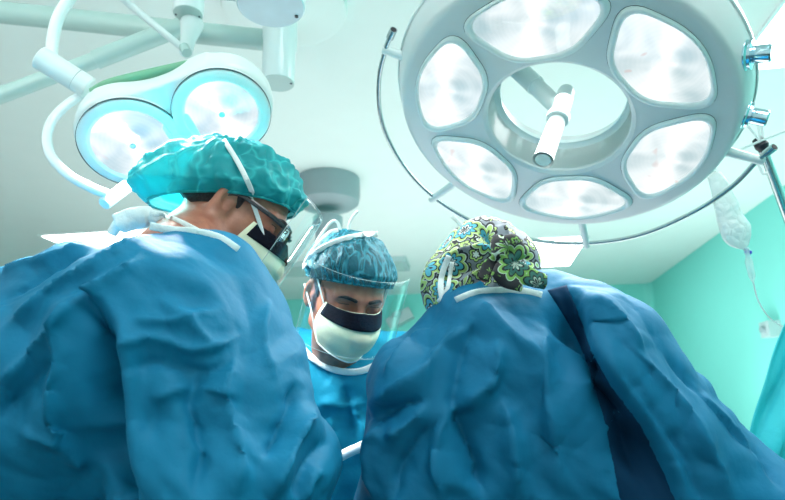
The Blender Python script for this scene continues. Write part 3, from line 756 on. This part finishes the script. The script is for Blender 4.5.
def cap_surface(hd, cen, rad, tilt, th, pleat, puff=None, seed=0, nu=180, nv=70, pl=.004, cr=.003, rimk=.94, foldn=26):
    ax = unit(hd.u*math.cos(tilt)-hd.f*math.sin(tilt)); ex = hd.x; ey = np.cross(ax, ex)
    c = hd.w1(*cen); g = random.Random(seed); ph = [g.random()*6 for _ in range(6)]
    def fn(u, v):
        t = th*v; a = 2*math.pi*u
        d = ax*math.cos(t)+(ex*math.cos(a)+ey*math.sin(a))*math.sin(t)
        l = A(np.dot(d, hd.x)/rad[0], np.dot(d, hd.f)/rad[1], np.dot(d, hd.u)/rad[2]); r = hd.s/np.linalg.norm(l)
        if puff: r *= 1+sum(w*max(0, np.dot(unit(hd.x*q[0]+hd.f*q[1]+hd.u*q[2]), d))**e for q, w, e in puff)
        if v > .86: r *= 1-(1-rimk)*((v-.86)/.14)**1.5
        k = math.sin(a*foldn+ph[0]+2.2*math.sin(a*3+ph[1])+math.sin(a*7+v*5))*.5+abs(math.sin(a*foldn*.5+ph[2]+3*math.sin(a*2+v*3)))
        r += hd.s*pl*k*(pleat+(1-pleat)*v)*min(1, v*5)
        q = c+d*r
        n = noise.noise(Vector(q*22))*1.0; n2 = abs(noise.noise(Vector(q*45+A(5, 5, 5)))); n3 = 1-abs(noise.noise(Vector(q*30+A(9, 1, 5))))*2
        r += hd.s*cr*(n*1.2+n2*1.2+n3*1.3)*min(1, v*4)*(1 if v < .9 else .3)
        return c+d*r
    V, Fc, _ = grid(fn, nu, nv, True)
    rim = [V[(nv-1)*nu+i] for i in range(nu)]
    return V, Fc, rim
def mask_build(hd, parent, top=-.012, bot=-.118, wt=.062, wb=.034, cream='mask', strip=.27):
    def fn(u, v):
        s = 2*u-1; z = top+(bot-top)*v
        w = (wt*(1-v)+wb*v)*(1+.25*math.sin(v*math.pi)) 
        yc = .118-.006*math.cos(v*3)+.022*math.sin(min(v*1.2, 1)*math.pi)-.030*max(0, v-.6)**1*2.0
        ys = .050-.02*v+.0*s
        e = abs(s)**2.1
        y = yc*(1-e)+ys*e
        x = w*s*(1+.10*(1-e))
        z2 = z+.010*(1-abs(s))*math.cos(v*math.pi)*(.8)
        # horizontal pleats
        y += .0022*math.sin(v*math.pi*6)*(1-e)*(1 if v > strip else 0)
        return hd.w1(x, y, z2)
    V, Fc, _ = grid(fn, 41, 33); o = solid(obj('face_mask', V, Fc, cream, parent), .0012)
    def fs(u, v): 
        vv = v*strip-.006; p = fn(u*.97+.015, vv); return p+hd.f*.0035
    V2, F2, _ = grid(fs, 41, 9); solid(obj('splash_strip', V2, F2, 'strip', o), .001)
    # stitched edges
    for v in (.985,):
        MB().tube([fn(u, v)+hd.f*.001 for u in np.linspace(0.02, .98, 30)], .0016, 8).build('mask_edge', 'strap', o)
    return o, fn
def visor(hd, parent, a0, a1, r, z0, z1, cy=0., lean=.0, name='face_shield', thick=.0008, n=40):
    def fn(u, v):
        a = a0+(a1-a0)*u; z = z0+(z1-z0)*v; rr = r+lean*v
        k = 1.0
        if v > .8: # rounded lower corners
            pass
        return hd.w1(rr*math.sin(a), cy+rr*math.cos(a), z)
    V, Fc, _ = grid(fn, n, 16); o = solid(obj(name, V, Fc, 'shield', parent), thick)
    E = [fn(u, 0) for u in np.linspace(0, 1, n)]+[fn(1, v) for v in np.linspace(.05, 1, 15)]+[fn(u, 1) for u in np.linspace(1, 0, n)]+[fn(0, v) for v in np.linspace(.95, 0, 15)]
    MB().tube(E, .0005, 6).build('shield_edge', 'glassedge', o); return fn
M['glassedge'] = mat('pale_plastic_edge', (.62, .78, .78), .2, trans=.45, coat=.3)
def hair_mesh(hd, parent, cut, grow=.006):
    def fn(P):
        p = hd.l(P); d = sd_ell(p, (0, -.016, .030), (.076+grow, .096+grow, .088+grow))
        d = smin(d, sd_ell(p, (0, -.045, -.03), (.060+grow*.6, .055+grow, .055)), .02)
        return np.maximum(d, cut(p))*hd.s
    V, Q = surfnet(fn, hd.c-.15, hd.c+.15, .004); return obj('hair', V, Q, 'hair', parent)
def lower_body(r, cx, cy, sp=.12, face=(0, 1)):
    f = unit(A(face[0], face[1], 0)); s = A(f[1], -f[0], 0)
    for k in (-1, 1):
        p = A(cx, cy, 0)+s*sp*k
        MB().tube([p+Z3*.60, p+Z3*.3, p+Z3*.09], [.09, .075, .07], 18).build('trouser_leg', 'gownC', r)
        MB().tube([p-f*.06+Z3*.045, p+Z3*.05, p+f*.10+Z3*.04, p+f*.18+Z3*.035], [.035, .045, .042, .025], 16).build('shoe', 'strap', r)

# ------------------------------------------------------------------ centre surgeon
cen = at(348, 294, 1.22)
base = A(at(352, 430, 1.42)[0], at(352, 430, 1.42)[1], 0)
r = thing('surgeon', base, 'person in pale blue gown, teal hair cap, black and cream mask, facing the camera', 'person', None)
yw, pt_ = math.radians(23), math.radians(33)
hd = Head(cen, (math.sin(yw)*math.cos(pt_), -math.cos(yw)*math.cos(pt_), -math.sin(pt_)), (.06, 0, 1), .94)
nt = at(338, 368, 1.40)
bb = make_body('body', hd, r, nt, [px((308, 380, 1.46), 18, (395, 380, 1.46), 18), px((352, 420, 1.46), 45, (352, 520, 1.48), 50)])
hair_mesh(hd, r, lambda p: np.maximum(np.minimum(p[:, 1]-.02, .058-p[:, 2]), -.075-p[:, 2]))
def brow(hd, par, sx, m='hair'):
    P = [hd.w1(sx*x, y, z) for x, y, z in ((.012, .0955, .0195), (.024, .0935, .0235), (.038, .0845, .0235), (.050, .071, .016))]
    MB().tube(spline(P, 5), [.0016]+[.0048]*8+list(np.linspace(.0042, .001, 7)), 8, .7).build('eyebrow', m, par)
def lash(hd, par, sx):
    P = [hd.w1(sx*(.031+.0135*t), .0705+.0145*math.sqrt(max(0, 1-t*t*.86))+.0008, -.006-.002*(1-t*t)) for t in np.linspace(-.95, .95, 13)]
    MB().tube(P, .0013, 8).build('eyelash', m='hair', parent=par)
    P = [hd.w1(sx*(.031+.0155*t), .0665+.016*math.sqrt(max(0, 1-t*t*.9))+.001, .0065+.002*(1-t*t)) for t in np.linspace(-.9, .9, 13)]
    MB().tube(P, .0007, 6).build('lid_crease', m='hair', parent=par)
for sx in (-1, 1): brow(hd, r, sx); lash(hd, r, sx)
V, Fc, rim = cap_surface(hd, (0, -.014, .028), (.096, .118, .101), .28, 1.60, .35, [((0, -.5, 1), .05, 3)], 4, pl=.0022, cr=.0028, rimk=.93, foldn=34)
capo = solid(obj('hair_cap', V, Fc, 'capC', r), .0006)
cb = BVHTree.FromPolygons(V.tolist(), Fc)
MB().tube(spline(rim[::4], 4, True)+[rim[0]], .0024, 8).build('elastic_hem', 'capC', capo)
mo, mf = mask_build(hd, r, top=-.004, bot=-.105, wt=.062, wb=.053)
for sx, u in ((-1, 0), (1, 1)):
    for v, tz in ((.06, .045), (.75, -.02)):
        a = mf(u, v); P = [a, hd.w1(sx*.078, .022, tz-.02), hd.w1(sx*.092, -.03, tz+.02)]
        MB().tube(spline(P, 8), .0032, 8, .3, hd.x).build('mask_tie', 'strap', mo)
ribbon('mask_tie', cb, [(304, 268), (309, 258), (322, 248), (340, 240), (360, 235), (378, 234)], .0055, 'strap', mo, .004, 1.15)
ribbon('mask_tie', cb, [(306, 262), (314, 250), (322, 240), (330, 233), (338, 230)], .005, 'strap', mo, .006, 1.15)
ribbon('mask_tie', cb, [(316, 243, 1), (326, 228, 1), (333, 221, 1), (338, 223, 1), (341, 232, 1)], .0032, 'strap', mo, .004, 1.22)
ribbon('mask_tie', cb, [(348, 232, 1), (350, 222, 1), (355, 214, 1), (358, 211, 1)], .0030, 'strap', mo, .004, 1.22)
visor(hd, r, -.95, 1.25, .114, .080, -.085, .018, .004)
prims = [px((326, 384, 1.40), 50, (374, 384, 1.40), 50), px((302, 372, 1.46), 40, (400, 372, 1.46), 40), px((350, 425, 1.46), 78, (352, 760, 1.55), 95),
         px((290, 382, 1.46), 42, (272, 520, 1.46), 40), px((412, 382, 1.46), 42, (428, 520, 1.46), 40)]
gz = base
nk = hd.w1(0, -.025, -.055)
def cutneck(P, d): return smax(d, -(sd_cone(P, nk, nt+(nt-nk)*.25, .056, .046)), .01)
V, Q, gb = gown_mesh(prims, .05, (gz[0]-.36, gz[1]-.34, .35), (gz[0]+.36, gz[1]+.30, 1.68), .006, 5, .9, [
    ([(345, 385), (349, 405), (352, 440)], 5, -.010, 'ridge'), ([(320, 402), (345, 406), (365, 402)], 4, .008, 'ridge'), ([(352, 408), (362, 425), (366, 450)], 4, .008, 'ridge'),
    ([(330, 415), (338, 440), (335, 470)], 6, .010, 'ridge'), ([(300, 350), (318, 372), (330, 384)], 5, -.006, 'ridge')], cutneck)
go = obj('gown', V, Q, 'gownC', r)
ring = [(296, 336), (302, 347), (310, 356), (320, 363), (332, 369), (346, 372), (362, 371), (378, 364)]
ribbon('neck_band', gb, ring, .0075, 'collar', go, .007, 1.34)
lower_body(r, base[0], base[1], face=(0, -1))

# ------------------------------------------------------------------ left surgeon
cen = at(236, 211, 1.09)
base = A(at(100, 400, 1.02)[0], at(100, 400, 1.02)[1], 0)
r = thing('surgeon', base, 'person in blue gown in profile, bright teal bouffant cap, black glasses and clear visor', 'person')
pt_ = math.radians(33); yw = math.radians(12)
hd = Head(cen, (math.cos(yw)*math.cos(pt_), math.sin(yw)*math.cos(pt_), -math.sin(pt_)), (.55, .05, 1), .98)
nt = at(172, 262, .93)
bb = make_body('body', hd, r, nt, [px((165, 330, .93), 60, (100, 400, .95), 70)], h=.0035)
hair_mesh(hd, r, lambda p: np.maximum(np.minimum(p[:, 1]-.018, .055-p[:, 2]), -.060-p[:, 2]-.3*p[:, 1]))
V, Fc, rim = cap_surface(hd, (0, -.012, .020), (.096, .124, .104), .50, 1.74, .5, [((0, -.85, -.62), .58, 4), ((0, .9, .3), .04, 3)], 9, pl=.0035, cr=.0060, rimk=.84, foldn=22)
capo = solid(obj('hair_cap', V, Fc, 'capL', r), .0006)
cb = BVHTree.FromPolygons(V.tolist(), Fc)
MB().tube(spline(rim[::4], 4, True)+[rim[0]], .0026, 8).build('elastic_hem', 'capL', capo)
mo, mf = mask_build(hd, r, top=-.010, bot=-.122, wt=.062, wb=.044, strip=.25)
for sx in (-1, 1): brow(hd, r, sx); lash(hd, r, sx)
# glasses
gl = None
rims = MB()
for sx in (-1, 1):
    P = []
    for a in np.linspace(0, 2*math.pi, 28, endpoint=False):
        cxx = .033+.027*math.copysign(abs(math.cos(a))**.6, math.cos(a)); cz = .000+.020*math.copysign(abs(math.sin(a))**.6, math.sin(a))
        P.append(hd.w1(sx*cxx, .108-.22*max(0, cxx-.02), cz))
    rims.tube(P+[P[0]], .0026, 8)
    if sx == -1: Pl = P
    else: Pr = P
rims.tube([hd.w1(-.007, .112, .008), hd.w1(0, .114, .010), hd.w1(.007, .112, .008)], .0025, 8)
go2 = rims.build('glasses_frame', 'frame', r)
for sx, P in ((-1, Pl), (1, Pr)):
    c = sum(P)/len(P); obj('glasses_lens', [c]+P, [(0, 1+i, 1+(i+1) % 28) for i in range(28)], 'glasses', go2)
    MB().tube(spline([hd.w1(sx*.060, .100, .012), hd.w1(sx*.072, .06, .014), hd.w1(sx*.080, .005, .012), hd.w1(sx*.082, -.02, -.008)], 6), .0045, 10, .4, hd.x).build('temple_arm', 'frame', go2)
visor(hd, r, -.62, .85, .112, .075, -.078, .030, .004)
# ties over the cap and round the neck
ribbon('mask_tie', cb, [(224, 140), (233, 154), (240, 166), (247, 180), (252, 192), (255, 202)], .0045, 'strap', mo, .009, .88)
ribbon('mask_tie', bb, [(250, 196), (256, 212), (261, 228), (263, 240)], .0040, 'strap', mo, .006, .88)
ribbon('mask_tie', bb, [(150, 213), (162, 215), (180, 222), (200, 232), (218, 239), (230, 244)], .0048, 'strap', mo, .006, .88)
prims = [px((166, 332, .86), 97, (-90, 450, .95), 165), px((176, 345, .84), 92, (228, 470, .80), 97), px((228, 470, .80), 97, (232, 620, .80), 95),
         px((60, 440, .96), 140, (60, 800, 1.05), 175), px((196, 300, .90), 62, (215, 380, .86), 80)]
nk = hd.w1(0, -.025, -.055)
def cutneckL(P, d): return smax(d, -(sd_cone(P, nk, at(185, 250, .93), .062, .066)), .02)
V, Q, gb = gown_mesh(prims, .05, (base[0]-.75, base[1]-.50, .35), (base[0]+.42, base[1]+.42, 1.72), .0047, 11, 1.25, [
    ([(90, 296), (97, 340), (106, 400), (113, 470), (118, 520)], 11, -.11, 'ridge'),
    ([(90, 292), (100, 300), (118, 330), (130, 400), (140, 480)], 12, .020, 'soft'),
    ([(84, 292), (70, 330), (60, 390), (55, 450)], 14, .022, 'ridge'),
    ([(150, 236), (110, 262), (60, 290), (0, 335)], 9, .014, 'ridge'),
    ([(120, 236), (70, 258), (0, 300)], 8, -.010, 'ridge'), ([(90, 245), (40, 262), (0, 275)], 7, .010, 'ridge'),
    ([(140, 262), (108, 284), (90, 296)], 6, .012, 'ridge'),
    ([(86, 310), (40, 350), (0, 385)], 9, .012, 'ridge'), ([(70, 345), (30, 385), (0, 420)], 9, -.012, 'ridge'),
    ([(110, 350), (150, 338), (200, 350), (240, 335)], 5, .009, 'ridge'), ([(120, 372), (160, 362), (205, 372), (235, 360)], 5, -.008, 'ridge'),
    ([(130, 318), (170, 322), (220, 312)], 6, .008, 'ridge'), ([(160, 300), (190, 322), (215, 350)], 5, .007, 'ridge'),
    ([(150, 400), (190, 388), (240, 395)], 6, .008, 'ridge'),
    ([(205, 372), (190, 400), (200, 440), (195, 500)], 9, -.014, 'ridge'), ([(235, 345), (225, 400), (240, 450), (235, 500)], 9, .014, 'ridge'),
    ([(318, 405), (300, 430), (285, 462), (270, 500)], 8, .016, 'ridge'), ([(300, 380), (285, 420), (262, 460)], 7, -.014, 'ridge'),
    ([(330, 440), (312, 455), (300, 480), (296, 500)], 6, -.012, 'ridge'), ([(322, 470), (310, 480), (305, 500)], 5, .010, 'ridge'),
    ([(270, 300), (262, 340), (275, 380)], 8, .008, 'ridge'), ([(20, 430), (60, 440), (90, 470)], 9, .012, 'ridge')], cutneckL)
go = obj('gown', V, Q, 'gownL', r)
ribbon('neck_band', gb, [(150, 226), (172, 230), (196, 232), (220, 238), (238, 250)], .006, 'collar', go, .003, .86)
# crumpled white undershirt collar at the nape
cp_ = [at(x, y, .98) for x, y in ((112, 234), (120, 224), (132, 219), (148, 217), (162, 219))]
V, Fc = tube(spline(cp_, 8), [.008]*8+[.016]*17+[.012]*8, 20)
V = [A(*v)+.006*A(*noise.noise_vector(Vector(v)*40)) for v in V]
obj('undershirt_collar', V, Fc, 'collar', r)
lower_body(r, base[0], base[1], face=(1, .3))

# ------------------------------------------------------------------ right surgeon, seen from behind
cen = at(484, 290, 1.0)
base = A(at(540, 420, 1.0)[0], at(540, 420, 1.0)[1], 0)
r = thing('surgeon', base, 'person in deep blue gown seen from behind, wearing a floral printed tie cap', 'person')
hd = Head(cen, (-.25, .72, -.60), (0, .5, 1), .86)
nt = at(497, 322, .98)
bb = make_body('body', hd, r, nt, [px((450, 375, .98), 40, (570, 370, .98), 45), px((510, 400, 1.0), 70, (510, 470, 1.0), 80)], h=.004)
def px1(x, y, d, rr): return at(x, y, d), rr*d/F
def capf(P):
    d = None
    for (x, y, dd, rr) in ((482, 276, 1.0, 49), (458, 286, .98, 31), (490, 250, .99, 29), (512, 270, .98, 27), (446, 300, .97, 21)):
        c, q = px1(x, y, dd, rr); e = np.linalg.norm(P-c, axis=1)-q; d = e if d is None else smin(d, e, .022)
    l = hd.l(P); e = (head_sdf(l)-.020)*hd.s; d = smin(d, e, .02)
    d = smin(d, sd_cone(P, hd.w1(0, -.025, -.055), hd.w1(0, -.025, -.055)*.5+nt*.5, .066, .066), .02)
    return d
V, Q = surfnet(capf, cen-.16, cen+.16, .0035)
Nv = vnormals(V, Q); V = V+Nv*(crumple(V*1.0, 21, .42, .09, .03))[:, None]
cbv = BVHTree.FromPolygons(V.tolist(), Q.tolist()); D = np.zeros(len(V))
for c in [([(503, 252), (480, 262), (452, 272), (430, 280)], 4, -.008, 'ridge'), ([(503, 252), (488, 238), (478, 226)], 4, -.008, 'ridge'),
          ([(503, 250), (505, 238), (500, 226)], 3, .008, 'ridge'), ([(500, 255), (485, 272), (470, 292)], 4, -.009, 'ridge'), ([(498, 248), (470, 250), (440, 262)], 4, .007, 'ridge'),
          ([(503, 260), (500, 275), (492, 292)], 3, .006, 'ridge'), ([(508, 248), (522, 250), (535, 262)], 3, -.007, 'ridge'), ([(492, 262), (462, 285), (448, 300)], 3, .006, 'ridge')]:
    D += 1.6*crease(V, Nv, cbv, *c)
V = V+Nv*D[:, None]; cbv = BVHTree.FromPolygons(V.tolist(), Q.tolist())
capo = obj('floral_cap', V, Q, 'floral', r)
kn = at(504, 252, 0.860)
def knotf(P):
    d = None
    for (a, b, ra, rb) in (((498, 246, 0.865), (512, 243, 0.860), 7, 8), ((512, 243, 0.860), (519, 252, 0.860), 8, 7), ((519, 252, 0.860), (508, 261, 0.860), 7, 6), ((508, 261, 0.860), (498, 254, 0.865), 6, 6),
                           ((497, 262, 0.870), (512, 268, 0.860), 5, 6), ((497, 240, 0.870), (499, 252, 0.860), 5, 7)):
        p = px(a, ra, b, rb); e = sd_cone(P, *p); d = e if d is None else smin(d, e, .004)
    return d
V, Q = surfnet(knotf, kn-.06, kn+.06, .0025); V = V+vnormals(V, Q)*crumple(V, 5, .12, .04, .02)[:, None]
obj('knot', V, Q, 'floral_dark', capo)
for pts, w in (([(508, 260, 0.860), (515, 270, 0.850), (528, 276, 0.845), (546, 282, 0.850)], [.010, .014, .013, .011]), ([(505, 262, 0.860), (500, 272, 0.850), (508, 280, 0.845), (522, 286, 0.845)], [.009, .012, .012, .009]), ([(498, 258, 0.870), (488, 268, 0.860), (484, 280, 0.855)], [.008, .010, .009])):
    V, Fc = tube(spline([at(*p) for p in pts], 8), list(np.interp(np.linspace(0, 1, 8*(len(pts)-1)+1), np.linspace(0, 1, len(w)), w)), 18, .4, -FW)
    V = [A(*v)+.003*A(*noise.noise_vector(Vector(v)*60)) for v in V]; obj('cap_tie', V, Fc, 'floral_dark', capo)
ribbon('mask_tie', cbv, [(449, 256), (444, 268), (441, 280), (441, 292), (444, 304)], .0048, 'strap', r, .005, .93)
ribbon('mask_tie', cbv, [(452, 262), (450, 275), (447, 290), (438, 302)], .0035, 'strap', r, .005, .93)
ribbon('loose_tie', cbv, [(452, 216, 1), (458, 222, 1), (464, 229, 1), (468, 236, 1)], .0035, 'strap', r, .004, .98)
prims = [px((437, 388, .93), 56, (500, 343, .95), 66), px((500, 343, .95), 66, (582, 362, .93), 74), px((500, 420, .97), 100, (510, 800, 1.0), 110),
         px((428, 395, .90), 58, (428, 560, .90), 84), px((596, 372, .92), 74, (742, 566, .90), 96), px((560, 400, .95), 90, (600, 520, .97), 110), px((742, 566, .90), 96, (760, 700, .95), 90)]
nk = hd.w1(0, -.025, -.055)
def cutneckR(P, d): return smax(d, -(sd_cone(P, nk, at(495, 296, .98), .034, .034)), .01)
V, Q, gb = gown_mesh(prims, .05, (base[0]-.45, base[1]-.40, .35), (base[0]+.62, base[1]+.40, 1.62), .0047, 31, 1.15, [
    ([(566, 286), (578, 306), (590, 345), (612, 385), (640, 420), (662, 460), (682, 510)], 70, .035, 'step'),
    ([(562, 292), (574, 335), (596, 382), (622, 425), (655, 500)], 15, -.055, 'ridge'),
    ([(478, 320), (450, 345), (420, 375), (385, 395), (358, 412)], 9, .014, 'ridge'),
    ([(352, 414), (372, 418), (395, 408), (425, 400)], 5, -.016, 'ridge'),
    ([(430, 330), (405, 350), (385, 380)], 7, .010, 'ridge'),
    ([(478, 300), (500, 325), (545, 360)], 10, .012, 'ridge'), ([(548, 320), (545, 360), (552, 410), (560, 500)], 12, .014, 'ridge'),
    ([(476, 322), (462, 352), (456, 388), (452, 412)], 7, -.012, 'ridge'), ([(500, 340), (490, 380), (458, 408)], 9, .016, 'ridge'),
    ([(456, 410), (470, 440), (486, 500)], 9, -.024, 'ridge'), ([(450, 410), (436, 440), (440, 500)], 8, .016, 'ridge'),
    ([(452, 412), (430, 430), (400, 470), (392, 500)], 9, -.014, 'ridge'), ([(500, 400), (512, 440), (515, 500)], 9, .016, 'ridge'),
    ([(380, 425), (370, 450), (375, 500)], 8, .012, 'ridge'), ([(425, 405), (408, 425), (385, 440)], 6, .012, 'ridge'),
    ([(620, 345), (660, 385), (700, 440), (730, 500)], 9, .012, 'ridge'), ([(606, 350), (640, 400), (680, 460), (700, 500)], 7, -.009, 'ridge'),
    ([(660, 350), (700, 395), (750, 450), (785, 490)], 8, -.009, 'ridge'), ([(690, 385), (735, 430), (770, 480)], 7, .009, 'ridge'),
    ([(590, 305), (612, 322), (640, 352)], 7, .010, 'ridge')], cutneckR)
go = obj('gown', V, Q, 'gownR', r)
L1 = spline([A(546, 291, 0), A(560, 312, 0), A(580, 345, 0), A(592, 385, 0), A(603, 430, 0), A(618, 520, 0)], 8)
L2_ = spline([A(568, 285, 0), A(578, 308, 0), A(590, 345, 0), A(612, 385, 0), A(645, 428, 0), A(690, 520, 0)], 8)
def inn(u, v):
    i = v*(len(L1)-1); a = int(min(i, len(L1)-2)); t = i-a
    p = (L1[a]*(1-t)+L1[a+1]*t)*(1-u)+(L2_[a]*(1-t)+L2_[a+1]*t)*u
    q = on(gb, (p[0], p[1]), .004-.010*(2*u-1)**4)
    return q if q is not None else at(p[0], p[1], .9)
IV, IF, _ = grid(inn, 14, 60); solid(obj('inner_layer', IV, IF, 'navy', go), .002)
ribbon('neck_band', gb, [(456, 300), (470, 294), (484, 291), (505, 290), (524, 291), (542, 295)], .005, 'collar', go, .005)
lower_body(r, base[0], base[1], face=(-.2, 1))

# ------------------------------------------------------------------ table, drape and suction tube between the surgeons
tc = A(at(340, 500, 1.12)[0], at(340, 500, 1.12)[1]+.02, 0)
# ------------------------------------------------------------------ hanging drape at the right edge
e0 = [(788, 318), (776, 350), (765, 385), (756, 412), (750, 436), (745, 470), (743, 520)]
E0 = spline([at(x, y, 1.3) for x, y in e0], 6)
def dr(u, v):
    i = v*(len(E0)-1); a = int(min(i, len(E0)-2)); p = E0[a]+(E0[a+1]-E0[a])*(i-a)
    q = p+RT*.32*u+FW*(.025*math.sin(u*15+v*3)+.012*math.sin(u*37+v*8)+.008*math.sin(v*14+u*5))*min(1, u*4+.15)+Z3*.18*u*(1-v)
    return q
V, Fc, _ = grid(dr, 60, 60)
low = [A(v[0], v[1], .1) for v in V[59*60:60*60]]; k0 = len(V); V = list(V)+low; Fc += [(59*60+i, 59*60+i+1, k0+i+1, k0+i) for i in range(59)]
o = solid(obj('surgical_drape', V, Fc, 'drape'), .003)
tag(o, 'light teal drape hanging at the lower right edge of the photo', 'drape')
s_ = spline([at(300, 496, 1.16), at(322, 469, 1.15), at(338, 458, 1.15), at(356, 449, 1.15), at(385, 440, 1.15), at(400, 470, 1.15), at(405, 560, 1.15)], 8)
o = MB().tube(s_, .0095, 16).build('suction_tube', 'white_rough'); tag(o, 'white plastic tube between the gowns of the left and right surgeons', 'tube')
